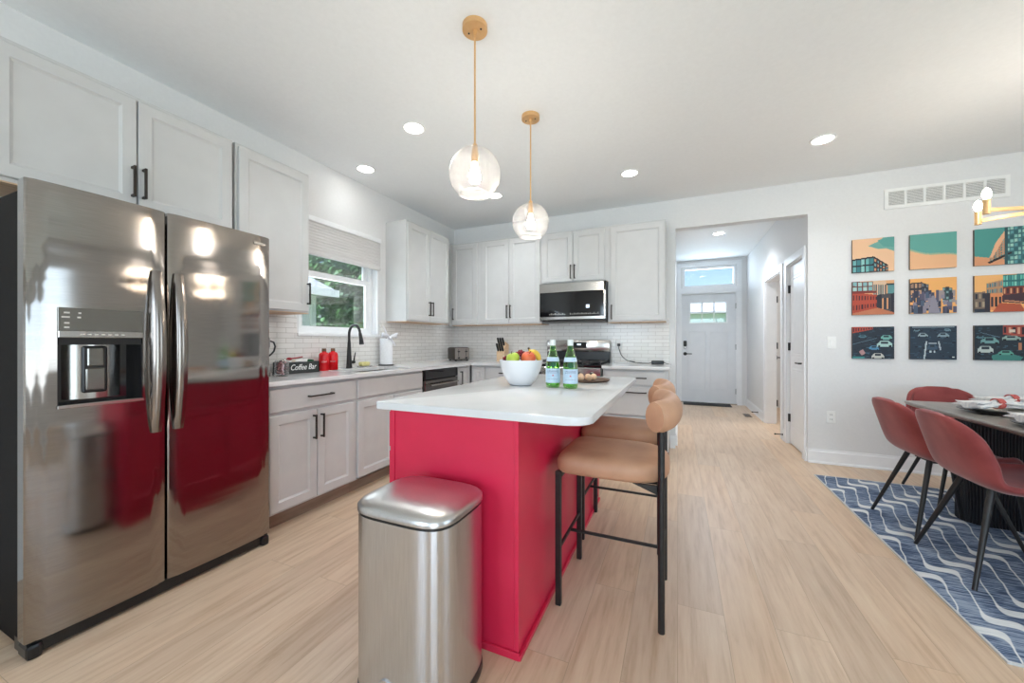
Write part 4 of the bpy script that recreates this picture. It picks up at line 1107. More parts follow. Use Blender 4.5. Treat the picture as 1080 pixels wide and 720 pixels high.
# tray with eggs
M_tray = noisy('dark_wood_tray', rgb(84, 62, 50), rgb(112, 86, 68), 8, .5, sc=(1, 6, 1))
TX, TY = -.545, 2.50
t = obj('round_tray', B().lathe([(0, 0), (.125, 0), (.140, .008), (.142, .014), (.134, .014), (.122, .006), (0, .006)], seg=48), M_tray, smooth=40); t.location = (TX, TY, .914)
tag(t, 'round dark wooden tray lying behind the two bottles', 'tray')
M_egg = noisy('beige_shell', rgb(218, 176, 140), rgb(232, 200, 168), 14, .6)
e0 = None
for i, (dx, dy, lb) in enumerate(((-.075, -.035, 'beige ball on the left edge of the round tray'), (-.030, -.060, 'beige ball at the front of the round tray'), (.018, -.045, 'beige ball right of the front one on the tray'), (-.050, .015, 'beige ball at the back left of the round tray'), (.0, .005, 'beige ball in the middle of the round tray'), (.035, .02, 'beige ball on the right of the round tray'))):
    if e0 is None: e0 = obj('decorative_ball', B().ball((0, 0, 0), .0215, (1, 1, .95), 3), M_egg, smooth=80); e = e0
    else: e = e0.copy(); COL.objects.link(e)
    e.location = (TX + dx, TY + dy, .914 + .0265); e.rotation_euler = (i, .4 * i, 0); tag(e, lb, 'ball', 'beige balls on the round tray')

# ------------------------------------------------------------------ things on the wall counters
CZ = .93
r = thing('kitchen_faucet', 'matte black gooseneck faucet behind the sink', 'faucet', (-2.775, 2.60, CZ))
obj('base', B().lathe([(.0, 0), (.028, 0), (.028, .006), (.0245, .03), (.019, .14), (.014, .24)], seg=28).cyl((0, 0, .2), (0, 0, .26), .0145, .0125), M_black, r, smooth=50)
pts = [(0, 0, .24), (0, 0, .28)] + [(.078 - .078 * math.cos(PI * i / 12 * .93), -.02 * (i / 12), .30 + .095 * math.sin(PI * i / 12 * .93)) for i in range(13)]
obj('gooseneck', B().tube(pts, .0115, 14), M_black, r, smooth=60)
q = pts[-1]
obj('spray_head', B().cyl(q, (q[0] + .018, q[1] - .006, q[2] - .055), .0135, .017).cyl((q[0] + .018, q[1] - .006, q[2] - .055), (q[0] + .026, q[1] - .008, q[2] - .10), .017, .021), M_black, r, smooth=40)
obj('lever', B().cyl((0, .0, .055), (0.0, .062, .055), .016, .014).tube([(0, .055, .058), (.0, .062, .10), (.006, .068, .145)], [.008, .006, .0045], 10), M_black, r, smooth=50)
M_soap = noisy('yellow_sponge', rgb(232, 222, 160), rgb(222, 210, 140), 60, .9)
t = obj('sponge', B().box(-.03, .03, -.05, .05, 0, .038, .008), M_soap); t.location = (-2.79, 2.80, CZ + .012); tag(t, 'pale yellow sponge resting beside the faucet', 'sponge')
r = thing('sponge_dish', 'small dark wire dish holding the yellow sponge', 'dish', (-2.79, 2.80, CZ))
obj('tray', B().box(-.04, .04, -.07, .07, .008, .0115, .001), M_steel, r)
obj('feet', B().ball((-.03, -.05, .004), .0045).ball((.03, -.05, .004), .0045).ball((-.03, .05, .004), .0045).ball((.03, .05, .004), .0045), M_blackp, r)
# paper towel with bow
M_paper = noisy('paper_towel', rgb(236, 237, 240), rgb(244, 245, 247), 60, .9, b=.3, bd=.002)
M_ribbon = noisy('white_ribbon', rgb(240, 240, 246), rgb(246, 246, 250), 30, .5)
PT = (-2.775, 3.085, CZ)
r = thing('paper_towel_holder', 'black paper towel holder right of the sink', 'paper towel holder', PT)
obj('base', B().cyl((0, 0, 0), (0, 0, .010), .078, .076, 36), M_black, r, smooth=40); obj('rod', B().cyl((0, 0, .01), (0, 0, .315), .006), M_black, r, smooth=40)
t = obj('paper_towel_roll', B().lathe([(.018, .012), (.062, .012), (.063, .016), (.063, .276), (.061, .280), (.018, .280), (.018, .012)], seg=40), M_paper, smooth=40); t.location = PT; tag(t, 'white paper towel roll standing on its black holder', 'paper towel')
r = thing('ribbon_bow', 'big white ribbon bow tied on top of the paper towels', 'bow', (PT[0] + .055, PT[1] - .03, CZ + .275))
def ribbon(pts, w, tw=0):
    bm = bmesh.new(); V = []
    for i, p in enumerate(pts):
        a = tw * i / len(pts); ww = w * (.35 + .65 * min(1, 2.2 * min(i + .2, len(pts) - 1 - i + .2) / len(pts))) if tw != 9 else w
        dx = Vector((math.cos(a) * .45, math.cos(a) * -.2, 1)).normalized() * ww / 2
        V.append((bm.verts.new(Vector(p) - dx), bm.verts.new(Vector(p) + dx)))
    for a, b_ in zip(V, V[1:]): bm.faces.new((a[0], a[1], b_[1], b_[0]))
    return bm
def bow_part(name, bm):
    o = obj(name, bm, M_ribbon, r)
    for p in o.data.polygons: p.use_smooth = True
    md = o.modifiers.new('t', 'SOLIDIFY'); md.thickness = .0025; return o
for s in (-1, 1):
    pts = [(.018 + .028 * math.sin(2 * PI * i / 16) * .8, s * .105 * math.sin(PI * i / 16), .02 + .018 * math.sin(PI * i / 16)) for i in range(17)]
    bow_part('loop', ribbon(pts, .058))
bow_part('tail', ribbon([(.02, -.01 - .012 * i, .0 + .018 * i) for i in range(8)], .03)); bow_part('tail', ribbon([(.02, .01 + .011 * i, .01 - .012 * i) for i in range(8)], .03))
obj('knot', B().ball((.022, 0, .012), .016, (.8, 1, 1.2)), M_ribbon, r, smooth=80)
# red canisters
M_redm = noisy('red_bottle_enamel', rgb(214, 20, 30), rgb(224, 30, 38), 12, .25)
M_cork = noisy('bronze_cap', rgb(110, 78, 56), rgb(126, 92, 66), 30, .4, .4)
M_paleprint = noisy('pale_print', rgb(240, 190, 190), rgb(246, 204, 202), 30, .5)
for y, lb in ((2.305, 'red canister bottle next to the coffee box'), (2.395, 'red canister bottle on the side nearer the faucet')):
    r = thing('soap_bottle', lb, 'bottle', (-2.745, y, CZ), 0, 'red bottles by the sink')
    obj('bottle_body', B().lathe([(0, 0), (.038, 0), (.041, .004), (.041, .125), (.038, .142), (.028, .152), (.017, .156), (.017, .165), (0, .165)], seg=32), M_redm, r, smooth=50)
    obj('cap', B().cyl((0, 0, .163), (0, 0, .187), .018, .017, 24), M_cork, r, smooth=40)
    obj('printed_label', wrap(text_bm('SOAP', .018, .0002) , .0412, .075, math.atan2(-y, 2.745)), M_paleprint, r)
# coffee box
M_box = noisy('chalkboard_box', rgb(46, 50, 50), rgb(58, 62, 62), 20, .7)
M_white = noisy('white_letter_paint', rgb(238, 238, 236), rgb(244, 244, 242), 20, .5)
bw, bd_, bh = .285, .15, .088
r = thing('coffee_box', 'open black wooden Coffee Bar box on the counter', 'box', (-2.675, 1.915, CZ), HP)
b = B(); t_ = .009
b.box(0, bw, 0, t_, 0, bh, .001); b.box(0, bw, bd_ - t_, bd_, 0, bh, .001); b.box(0, t_, 0, bd_, 0, bh, .001); b.box(bw - t_, bw, 0, bd_, 0, bh, .001); b.box(0, bw, 0, bd_, 0, .006)
obj('box_shell', b, M_box, r)
tb = text_bm('Coffee Bar', .062, .0008, .28, .82)
obj('lettering', B().add(tb, Matrix.Translation((bw / 2, -.001, bh / 2 + .002)) @ Matrix.Rotation(HP, 4, 'X')), M_white, r)
obj('partition', B().box(.095, .101, .009, bd_ - .009, .006, bh - .01).box(.188, .194, .009, bd_ - .009, .006, bh - .01), M_box, r)
cols = [(M_plug, 'white sugar packet leaning in the left bay of the coffee box', .05, .06, .45), (M_blackp, 'black coffee packet across the left of the coffee box', .065, .10, -.5), (M_plug, 'white creamer packet in the middle bay of the coffee box', .145, .06, .3), (M_cream, 'cream paper packet at the back of the middle bay', .150, .11, -.3), (M_labdk, 'dark green tea packet in the right bay of the coffee box', .235, .05, .5), (M_plug, 'white stir packet at the back right of the coffee box', .240, .11, -.4)]
for m_, lb, x, y, a in cols:
    t = obj('packet', B().box(-.036, .036, -.004, .004, -.035, .045, .003), m_); tag(t, lb, 'packet')
    t.location = (-2.675 - y, 1.915 + x, CZ + .058); t.rotation_euler = (a * .4, .2 * a, HP + a * .6)
M_redh = noisy('red_scoop', rgb(160, 40, 52), rgb(176, 54, 62), 20, .4)
t = obj('coffee_scoop', B().tube([(0, -.06, 0), (0, .06, .004)], .005, 8).ball((0, -.075, .0), .02, (1, 1, .6)), M_redh, smooth=60); t.location = (-2.755, 2.06, CZ + .115); t.rotation_euler = (0.05, 0, .2)
tag(t, 'dark red scoop lying across the coffee box', 'scoop')
# coffee maker peeking out beside the refrigerator
r = thing('coffee_maker', 'small black and chrome coffee maker beside the refrigerator', 'coffee maker', (-2.70, 1.735, CZ), 0)
obj('base', B().cyl((0, 0, 0), (0, 0, .028), .085, .08, 32), M_steel, r, smooth=40)
obj('column', B().box(-.085, -.045, -.03, .03, .02, .29, .01), M_blackp, r)
hd = obj('head', B().lathe([(0, .19), (.05, .19), (.062, .205), (.062, .262), (.055, .285), (0, .29)], seg=32), M_blackp, r, smooth=40)
obj('chrome_band', B().lathe([(.0625, .244), (.0645, .246), (.0645, .256), (.0625, .258)], seg=32), M_steel, hd, smooth=40)
obj('handle', B().tube([(.02, .058, .25), (.02, .088, .24), (.02, .10, .21), (.02, .09, .175), (.02, .066, .150), (.02, .05, .14)], .006, 10), M_blackp, hd, smooth=60)
t = obj('pod_jar', B().lathe([(0, .002), (.042, .002), (.046, .01), (.046, .10), (.040, .115), (.036, .115), (.041, .10), (.041, .01), (0, .008)], seg=32), M_clear, smooth=50); t.location = (-2.56, 1.80, CZ); tag(t, 'round clear jar of pink sweets beside the coffee maker', 'jar')
M_pink = noisy('pink_sweets', rgb(214, 160, 160), rgb(120, 60, 66), 60, .6)
rnd = random.Random(2); b = B()
for k in range(46):
    a = rnd.uniform(0, 2 * PI); q = rnd.uniform(0, .029); b.ball((q * math.cos(a), q * math.sin(a), .018 + .0018 * k), .0095, (1, 1, .8), 1)
t = obj('sweets', b, M_pink, smooth=80); t.location = (-2.56, 1.80, CZ); t['kind'] = 'stuff'; tag(t, 'pink and dark sweets filling the clear jar', 'sweets')
# toaster
M_toastside = noisy('toaster_side', rgb(70, 62, 57), rgb(84, 75, 69), 20, .35, .5)
r = thing('toaster', 'four-slice stainless toaster in the corner under the cabinets', 'toaster', (-2.62, 4.26, CZ), math.radians(56))
obj('body', B().box(-.105, .105, -.10, .13, .012, .175, .02, seg=3), M_toastside, r, smooth=40)
f = obj('front_panel', B().box(-.10, .10, -.108, -.098, .02, .168, .004), steel('toaster_steel', rgb(150, 142, 136), .38, (9, 9, .3)), r)
for x in (-.052, .052):
    obj('lever', B().box(x - .014, x + .014, -.128, -.106, .115, .128, .003), M_blackp, f); obj('lever_slot', B().box(x - .003, x + .003, -.1095, -.107, .06, .15), M_blackp, f)
    obj('knob', B().cyl((x, -.107, .04), (x, -.122, .04), .013), M_blackp, f, smooth=40)
b = B()
for x in (-.07, -.032, .032, .07): b.box(x - .011, x + .011, -.07, .10, .172, .1765)
obj('slots', b, M_blackp, r)
obj('feet', B().box(-.09, -.07, -.09, -.07, 0, .014).box(.07, .09, -.09, -.07, 0, .014).box(-.09, -.07, .09, .11, 0, .014).box(.07, .09, .09, .11, 0, .014), M_blackp, r)
# knife block
M_block = noisy('pale_wood_block', rgb(214, 178, 140), rgb(228, 196, 160), 6, .5, sc=(1, 1, 10))
r = thing('knife_block', 'pale wooden knife block behind the fruit bowl', 'knife block', (-2.035, 4.36, CZ), 0)
b = B().rings([[(x, -.07, 0), (x, .08, 0), (x, .08, .21), (x, -.015, .245), (x, -.075, .10)] for x in (-.05, .05)])
obj('block', b, M_block, r)
for ix, x in enumerate((-.033, 0, .033)):
    for iy, s in enumerate((.25, .75)):
        p = Vector((x, -.075 + .06 * s, .10 + .145 * s)); d = Vector((0, -.50, .86))
        pos = ('left', 'middle', 'right')[ix]; row = ('lower', 'upper')[iy]
        o = obj('kitchen_knife', B().box(-.012, .012, -.010, .010, -.01, .10, .004), M_blackp)
        o.location = Vector((-2.035, 4.36, CZ)) + p; o.rotation_euler = (math.radians(30), 0, 0)
        tag(o, 'black knife handle at the %s of the %s row in the knife block' % (pos, row), 'knife', 'knives in the wooden block')
# charger cable on the right counter
M_cord = M_blackp
r = thing('wall_outlet', 'black plug socket on the tiled wall right of the range', 'outlet', (-.625, YB - .009, 1.14))
obj('cover_plate', B().box(-.036, .036, -.006, -.0005, -.058, .058, .003), M_plug, r)
pts = [(-.625, YB - .03, 1.14), (-.62, YB - .06, 1.10), (-.59, YB - .07, 1.02), (-.53, YB - .075, .965), (-.46, YB - .08, .945), (-.38, YB - .09, .938), (-.30, YB - .10, .9375), (-.262, YB - .11, .945)]
def smooth_pts(P_, n=40): return [cat_rom(P_, i / n) for i in range(n + 1)]
r = thing('power_adapter', 'black laptop power adapter lying at the end of the counter', 'power adapter', (-.20, YB - .11, CZ)); O = (-.20, YB - .11, CZ)
obj('brick', B().box(-.265, -.135, YB - .14, YB - .085, CZ, CZ + .038, .006), M_blackp, r, origin=O)
obj('cord', B().tube(smooth_pts(pts), .004, 8), M_cord, r, smooth=60, origin=O)
obj('plug', B().box(-.641, -.609, YB - .045, YB - .0152, 1.124, 1.156, .005), M_blackp, r, origin=O)
obj('output_cord', B().tube([(-.135, YB - .11, .948), (-.11, YB - .11, .938), (-.085, YB - .115, .9345)], .003, 8).cyl((-.50, YB - .078, .955), (-.44, YB - .082, .944), .007), M_cord, r, smooth=60, origin=O)

# ------------------------------------------------------------------ nine city prints
import numpy as np
def C(h): return tuple(int(h[i:i + 2], 16) / 255 for i in (0, 2, 4))
NP = 64
class Img:
    def __init__(s, c):
        s.a = np.zeros((NP, NP, 3)); s.a[:] = C(c); yy, xx = np.mgrid[0:NP, 0:NP]; s.x = (xx + .5) / NP; s.y = (yy + .5) / NP   # y down
    def fill(s, mask, c): s.a[mask] = C(c)
    def rect(s, x0, y0, x1, y1, c): s.fill((s.x >= x0) & (s.x < x1) & (s.y >= y0) & (s.y < y1), c)
    def poly(s, pts, c):
        ins = np.zeros((NP, NP), bool); n = len(pts)
        for i in range(n):
            (xa, ya), (xb, yb) = pts[i], pts[(i + 1) % n]
            cond = ((ya > s.y) != (yb > s.y)) & (s.x < (xb - xa) * (s.y - ya) / (yb - ya + 1e-9) + xa); ins ^= cond
        s.fill(ins, c); return ins
    def line(s, x0, y0, x1, y1, w, c):
        d = math.hypot(x1 - x0, y1 - y0) + 1e-9; nx, ny = -(y1 - y0) / d * w / 2, (x1 - x0) / d * w / 2
        s.poly([(x0 + nx, y0 + ny), (x1 + nx, y1 + ny), (x1 - nx, y1 - ny), (x0 - nx, y0 - ny)], c)
    def facade(s, x0, yt0, x1, yt1, yb, nx, ny, wall, win, g=.3, yb1=None):
        """perspective facade: top goes yt0->yt1"""
        yb1 = yb if yb1 is None else yb1
        s.poly([(x0, yt0), (x1, yt1), (x1, yb1), (x0, yb)], wall)
        for i in range(nx):
            for j in range(ny):
                a0, a1 = (i + g / 2) / nx, (i + 1 - g / 2) / nx; b0, b1 = (j + g / 2) / ny, (j + 1 - g / 2) / ny
                def pt(a, b): 
                    t = yt0 + (yt1 - yt0) * a; q = yb + (yb1 - yb) * a; return (x0 + (x1 - x0) * a, t + (q - t) * b)
                s.poly([pt(a0, b0), pt(a1, b0), pt(a1, b1), pt(a0, b1)], win if isinstance(win, str) else win[(i * 7 + j * 3) % len(win)])
def car(im, x, y, w, c, h=.5):
    im.poly([(x - w / 2, y), (x - w / 2, y - w * h * .45), (x - w * .28, y - w * h), (x + w * .25, y - w * h), (x + w / 2, y - w * h * .45), (x + w / 2, y)], c)
    im.rect(x - w * .24, y - w * h * .88, x + w * .22, y - w * h * .5, '26343f'); im.rect(x - w * .45, y - w * .1, x - w * .28, y + .01, '15191f'); im.rect(x + w * .28, y - w * .1, x + w * .45, y + .01, '15191f')
prints = {}
im = Img('e8bd98'); im.poly([(.38, .22), (.6, .12), (.75, 0), (1, 0), (1, .42), (.82, .33), (.6, .32)], '6fa79c'); im.poly([(.6, .08), (1, -.05), (1, .3), (.75, .26)], '5c9d95')
im.facade(0, .62, .52, .56, 1.0, 5, 2, '2c2f38', ('6fb0b0', '3f7f86', '8cc4c0'), .22); im.facade(.52, .56, .86, .86, 1.0, 5, 3, '33303a', ('c98f6e', '6d9a9c'), .4)
im.line(0, .61, .52, .55, .03, '1e1f26'); im.line(.52, .55, .86, .84, .03, '1e1f26'); prints[(0, 0)] = im
im = Img('62a59b'); im.fill(im.y > .44 + .26 * im.x + .05 * np.sin(im.x * 5), 'e6b48a'); im.fill((im.y > .40 + .27 * im.x + .05 * np.sin(im.x * 5)) & (im.y < .45 + .26 * im.x + .05 * np.sin(im.x * 5)), '9db296'); prints[(1, 0)] = im
im = Img('4d958e'); im.fill(im.y > .74 + .2 * im.x, 'd99a72'); im.facade(.30, .78, .62, .22, .93, 9, 7, 'c88c66', ('3e7f83', '6aa8a4', '2c5f68'), .35, .82); im.poly([(.3, .8), (.42, .4), (.62, .05), (.62, .22), (.36, .8)], 'e3b08a')
im.facade(.62, .0, 1, -.05, 1, 5, 9, '3c6a70', ('7fb9b0', '2f5f66', '58959a', '9cc8bc'), .3, 1.0); im.poly([(.26, .92), (.72, .66), (.74, .71), (.3, .96)], '2b2326'); im.rect(.6, 0, .65, 1, '2e5258'); prints[(2, 0)] = im
im = Img('e0a878'); im.facade(0, .0, .5, .02, .30, 4, 2, '6a3f3c', ('7fb0b4', 'a8c8c4'), .25); im.facade(.5, 0, .82, .02, .55, 6, 1, 'd8b89a', ('4d6f78', '2f4a55'), .4); im.rect(.85, .12, 1, .42, '5d8f92'); im.rect(.82, .1, 1, .14, '2d3540')
im.facade(0, .32, .62, .42, .95, 9, 2, 'b14a38', ('43262c', '6d2f2e'), .5, .80); im.rect(0, .3, .6, .36, '7d3430'); im.poly([(.6, .42), (1, .38), (1, 1), (.6, 1)], '2e2f3a'); im.facade(.7, .42, .92, .40, .95, 4, 1, '4c4a4e', ('e0a070', '2b2f3a'), .4); im.poly([(0, .95), (.62, .80), (1, .95), (1, 1), (0, 1)], 'c07858'); prints[(0, 1)] = im
im = Img('eeb06a'); im.facade(0, .12, .26, .1, .48, 3, 2, '35323c', ('9a7a68', 'c49a78'), .35); im.facade(.26, .12, .4, .18, .5, 3, 3, '2c2b34', ('7a8088', '3d4450'), .35); im.facade(.7, .28, .9, .3, .7, 3, 5, '3d5358', ('7fa0a0', '2b3a44'), .3); im.rect(.76, .26, .84, .3, '2c3038')
rg = random.Random(3)
for k in range(70):
    x = rg.uniform(-.05, 1); y = rg.uniform(.42, .95); w = rg.uniform(.04, .12); im.rect(x, y - .08, x + w, y + rg.uniform(.03, .14), rg.choice(['565468', '6f6c80', '8a8492', '43465a', '35384a', '9a8f90', '4a5a70']))
im.poly([(.48, .5), (.54, .5), (.66, 1), (.40, 1)], '8d8a98'); prints[(1, 1)] = im
im = Img('eeb472'); im.facade(.24, .22, .56, .14, .52, 7, 2, 'b98a66', ('5d8f90', '3a6c76'), .35); im.facade(.56, .02, 1, .0, .34, 8, 2, '2f6e70', ('5fb3a6', '7cc4b4', '3d8a88'), .28); im.facade(.56, .34, 1, .32, .56, 7, 1, '7a3b34', ('d49a70', '3a2a30'), .4)
im.facade(0, .46, .22, .44, .9, 3, 2, '7a6a5e', ('2a2f3a', 'a89880'), .4); im.rect(.2, .48, .32, 1, '33303a'); im.facade(.32, .5, .54, .5, .95, 3, 1, 'dc8f5e', ('36303a', '2a2830'), .4); im.poly([(.54, .56), (1, .5), (1, .8), (.54, .74)], '45323a'); im.poly([(.5, .76), (.9, .8), (1, 1), (.36, 1)], 'b4583f'); im.line(.6, .7, 1, .76, .03, 'c98a66'); im.rect(0, .9, .2, 1, '2d3542'); prints[(2, 1)] = im
def street(seed, base='26323f'):
    im = Img(base); rg = random.Random(seed)
    for k in range(120):
        x, y = rg.uniform(0, 1), rg.uniform(0, 1); im.rect(x, y, x + rg.uniform(.02, .1), y + rg.uniform(.008, .03), rg.choice(['33475a', '1c2632', '3d5a6c', '2c4052', '18202b']))
    return im
im = street(5); im.facade(0, 0, .5, 0, .2, 8, 1, 'b04a3a', ('3a2a34', '5a2f34'), .4, .08)
car(im, .78, .62, .36, 'a8c8c4'); car(im, .52, .72, .24, '4f86a8'); car(im, .82, .40, .28, '6fa8a0'); car(im, .62, .98, .3, 'c8c8c0'); car(im, .25, .35, .2, '4f7480'); im.poly([(.16, .78), (.26, .70), (.32, .84), (.22, .90)], 'b08a8a'); im.line(0, .55, .6, .35, .015, '5d7888'); im.rect(0, .94, .3, 1, '3f8a88'); prints[(0, 2)] = im
im = street(6, '283848'); im.rect(.05, .02, .95, .05, '7d8f96'); car(im, .28, .32, .22, '8fa2a8'); car(im, .72, .33, .24, '7f96a0'); car(im, .15, .16, .14, '6a8894'); car(im, .8, .15, .14, '6a8894')
im.line(.36, .45, .31, 1, .035, 'b8c4c8'); im.line(.62, .45, .66, .72, .035, 'a8b4bc'); car(im, .49, .72, .22, '3d5468', .8); im.rect(.40, .50, .58, .53, 'a9b7bd'); im.rect(.42, .74, .47, .80, 'c0ccd0'); im.rect(.52, .74, .55, .80, 'c0ccd0'); im.rect(.9, .9, .96, .94, 'd0d4d4'); prints[(1, 2)] = im
im = street(7, '232f3a'); im.facade(.56, 0, 1, 0, .26, 5, 1, 'a04a40', ('30262e', 'd09a80'), .4, .34); im.rect(.68, .12, .8, .2, 'd8c8b8'); car(im, .22, .78, .32, 'b8c4c0', .6); car(im, .72, .42, .36, '8fa8a0', .35); car(im, .3, .52, .36, '6f9c9c'); car(im, .12, .38, .18, '4f7480'); im.poly([(.34, .86), (.6, .76), (.95, .9), (.9, 1), (.36, 1)], '3f7f78'); im.line(.1, .2, .5, .34, .015, '5d7888'); im.rect(.86, .5, .92, .7, 'b07858'); car(im, .62, .84, .3, '5fa090', .4); prints[(2, 2)] = im
M_print = bpy.data.materials.new('canvas_print_ink'); M_print.use_nodes = True
at_ = N(M_print, 'ShaderNodeVertexColor'); at_.layer_name = 'ink'; L(M_print, at_.outputs[0], P(M_print).inputs['Base Color']); P(M_print).inputs['Roughness'].default_value = .7
M_canv = noisy('canvas_edge', rgb(96, 84, 78), rgb(110, 96, 88), 40, .8)
PX = [(1.502, 1.800), (1.907, 2.209), (2.318, 2.618)]; PZ = [(2.128, 1.818), (1.735, 1.424), (1.312, 1.018)]
PL = {(0, 0): 'square city print of a dark-windowed building under peach sky, top left', (1, 0): 'square print of teal sky sweeping over peach cloud, top centre', (2, 0): 'square print of a tall teal glass tower, top right',
      (0, 1): 'square city print of red brick facade, middle row left', (1, 1): 'square print of a distant grey skyline at golden sunset, centre of the nine', (2, 1): 'square print of teal glass offices above orange brick street, middle row right',
      (0, 2): 'square print of night blue street with pale cars, bottom left', (1, 2): 'square print of dark blue road with white lane lines, bottom centre', (2, 2): 'square print of dark street with teal and white cars, bottom right'}
for (i, j), im in prints.items():
    x0, x1 = PX[i]; z1, z0 = PZ[j]; w, h = x1 - x0, z1 - z0
    t = obj('canvas_print', B().box(-w / 2, w / 2, -.022, -.001, -h / 2, h / 2, .0015), M_canv); t.location = ((x0 + x1) / 2, YB, (z0 + z1) / 2)
    tag(t, PL[(i, j)], 'picture', 'nine square city prints')
    vs = [(-w / 2 + w * a / NP, -.0226, h / 2 - h * b / NP) for b in range(NP + 1) for a in range(NP + 1)]
    fs = [(b * (NP + 1) + a, (b + 1) * (NP + 1) + a, (b + 1) * (NP + 1) + a + 1, b * (NP + 1) + a + 1) for b in range(NP) for a in range(NP)]
    me = bpy.data.meshes.new('printed_face'); me.from_pydata(vs, [], fs); me.materials.append(M_print)
    ca = me.color_attributes.new('ink', 'FLOAT_COLOR', 'CORNER'); a = im.a.reshape(-1, 3)
    l_ = np.where(a <= .04045, a / 12.92, ((a + .055) / 1.055) ** 2.4); c4 = np.ones((len(a), 4, 4)); c4[:, :, :3] = l_[:, None, :]
    ca.data.foreach_set('color', c4.reshape(-1))
    o = bpy.data.objects.new('printed_face', me); COL.objects.link(o); o.parent = t

area('hall_fill', (2.1, 6.6, 2.70), (0, 0, 0), .4, .4, 14, (1, .98, .95))  # unseen lamp added to brighten the room behind the open hall door
# ------------------------------------------------------------------ outside
M_grass = noisy('lawn', rgb(92, 120, 62), rgb(120, 146, 84), 3, .95, detail=6)
b = B().box(-30, XW - .2, -15, 40, -.35, -.3).box(XW - .2, 30, YF + .2, 40, -.35, -.3).box(XW - .2, 30, -20, YR - .2, -.35, -.3).box(XR + .2, 30, YR - .2, YF + .2, -.35, -.3)
o = obj('ground', b, M_grass); o['kind'] = 'structure'
M_siding = noisy('white_lap_siding', rgb(214, 222, 228), rgb(222, 228, 234), 2, .6)
M_shingle = noisy('grey_shingles', rgb(120, 124, 130), rgb(160, 164, 170), 14, .9)
def lap(b, x0, x1, y0, y1, z0, z1, st=.12, face='x'):
    z = z0
    while z < z1:
        zt = min(z + st, z1)
        if face == 'x': b.rings([[(x0, y, z), (x1 + .018, y, z), (x1, y, zt), (x0, y, zt)] for y in (y0, y1)])
        else: b.rings([[(x, y1, z), (x, y0 - .018, z), (x, y0, zt), (x, y1, zt)] for x in (x0, x1)])
        z = zt
    return b
r = thing('neighbour_garage', 'white sided garage with grey roof seen through the sink window', 'building', (-7, 2.6, -.3))
O = (-7, 2.6, -.3)
obj('wall', lap(B(), -9, -5.6, .5, 4.5, -.3, 1.98), M_siding, r, origin=O)
b = B().rings([[(-9.3, y, 1.95), (-5.3, y, 1.95), (-5.3, y, 2.03), (-7.3, y, 2.9), (-9.3, y, 2.03)] for y in (.2, 4.74)])
obj('roof', b, M_shingle, r, origin=O)
obj('corner_board', B().box(-5.62, -5.570, 4.42, 4.52, -.3, 1.95), M_trim, r, origin=O)
obj('fascia', B().box(-5.32, -5.28, .2, 4.74, 1.93, 2.05), M_trim, r, origin=O)
r = thing('house_across_street', 'white house with grey roof seen through the entry door lites', 'building', (1.5, 22, -.3)); O = (1.5, 22, -.3)
obj('wall', lap(B(), -3, 6, 20, 26, -.3, 2.6, .2, 'y'), M_siding, r, origin=O)
obj('roof', B().rings([[(x, 19.6, 2.5), (x, 26.4, 2.5), (x, 23, 3.7)] for x in (-3.4, 6.4)]), M_shingle, r, origin=O)
obj('window', B().box(.8, 1.8, 19.93, 19.99, .8, 2.0), M_darkglass, r, origin=O); obj('porch_post', B().box(2.6, 2.78, 19.5, 19.68, -.3, 2.55), M_trim, r, origin=O)
M_leaf = noisy('leaf_green', rgb(46, 92, 56), rgb(96, 140, 78), 1.6, .6, detail=4, Subsurface_Weight=0)
M_bark = noisy('bark', rgb(90, 72, 58), rgb(112, 92, 76), 12, .9)
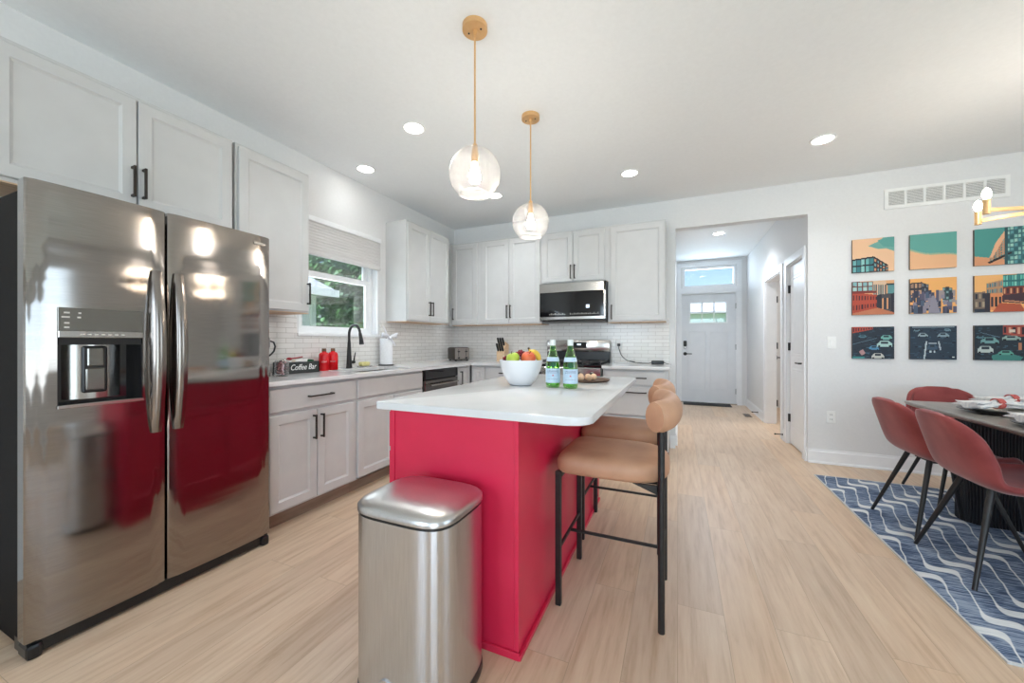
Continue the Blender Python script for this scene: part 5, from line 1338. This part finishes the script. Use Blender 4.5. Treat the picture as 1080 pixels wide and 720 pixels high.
def tree(x, y, z0, clusters, nleaf, seed, label, size=.13):
    r = thing('leafy_tree', label, 'tree', (x, y, z0)); rg = random.Random(seed)
    obj('trunk', B().tube([(0, 0, 0), (.05, .03, 1.2), (-.02, .06, 2.2), (.05, 0, 3.2)], [.14, .11, .09, .05], 10), M_bark, r)
    b = bmesh.new(); tot = sum(c[3] ** 2 for c in clusters)
    for cx, cy, cz, R in clusters:
        for k in range(int(nleaf * R * R / tot)):
            d = Vector((rg.gauss(0, 1), rg.gauss(0, 1), rg.gauss(0, 1))).normalized(); q = R * rg.uniform(.45, 1.05)
            p = Vector((cx, cy, cz)) + d * q
            n = Vector((rg.gauss(0, 1), rg.gauss(0, 1), rg.gauss(0, 1) + .6)).normalized(); u = n.orthogonal().normalized(); w = n.cross(u); s = size * rg.uniform(.5, 1.1)
            vs = [b.verts.new(p + u * s * .5), b.verts.new(p + w * s * .28 + n * s * .08), b.verts.new(p - u * s * .5), b.verts.new(p - w * s * .28 + n * s * .08)]
            b.faces.new(vs)
    obj('foliage', b, M_leaf, r)
tree(-7.6, 8.2, -.3, [(0, 0, 2.3, 1.6), (.8, -1.0, 1.7, 1.2), (.6, 1.2, 2.0, 1.4), (1.1, -.2, 3.2, 1.4), (.2, -1.6, 3.5, 1.3), (.5, 1.4, 3.6, 1.3), (1.0, .2, .9, 1.1), (.6, -1.4, .9, .9)], 26000, 1, 'leafy green tree filling the sink window', .2)
tree(-12.8, 5.0, -.3, [(0, 0, 4.2, 1.7), (1.2, .9, 4.8, 1.5), (.6, -1.6, 4.6, 1.5), (.4, 2.4, 3.6, 1.7), (-.2, 3.0, 1.8, 1.6)], 12000, 2, 'taller green tree rising behind the garage roof', .3)
tree(-14.5, 15.5, -.3, [(0, 0, 2.0, 2.0), (.5, -2.2, 1.4, 1.7), (.3, 2.0, 1.6, 1.9), (0, -1.0, 4.0, 1.9), (0, 1.6, 4.2, 1.9), (.2, -3.6, 1.5, 1.6), (0, -3.2, 3.6, 1.6), (-.2, .2, 5.4, 1.6)], 16000, 5, 'broad dark green tree farthest back in the yard', .34)
for _o in list(SC.objects):
    if _o.type == 'MESH' and _o.data.users == 0: pass
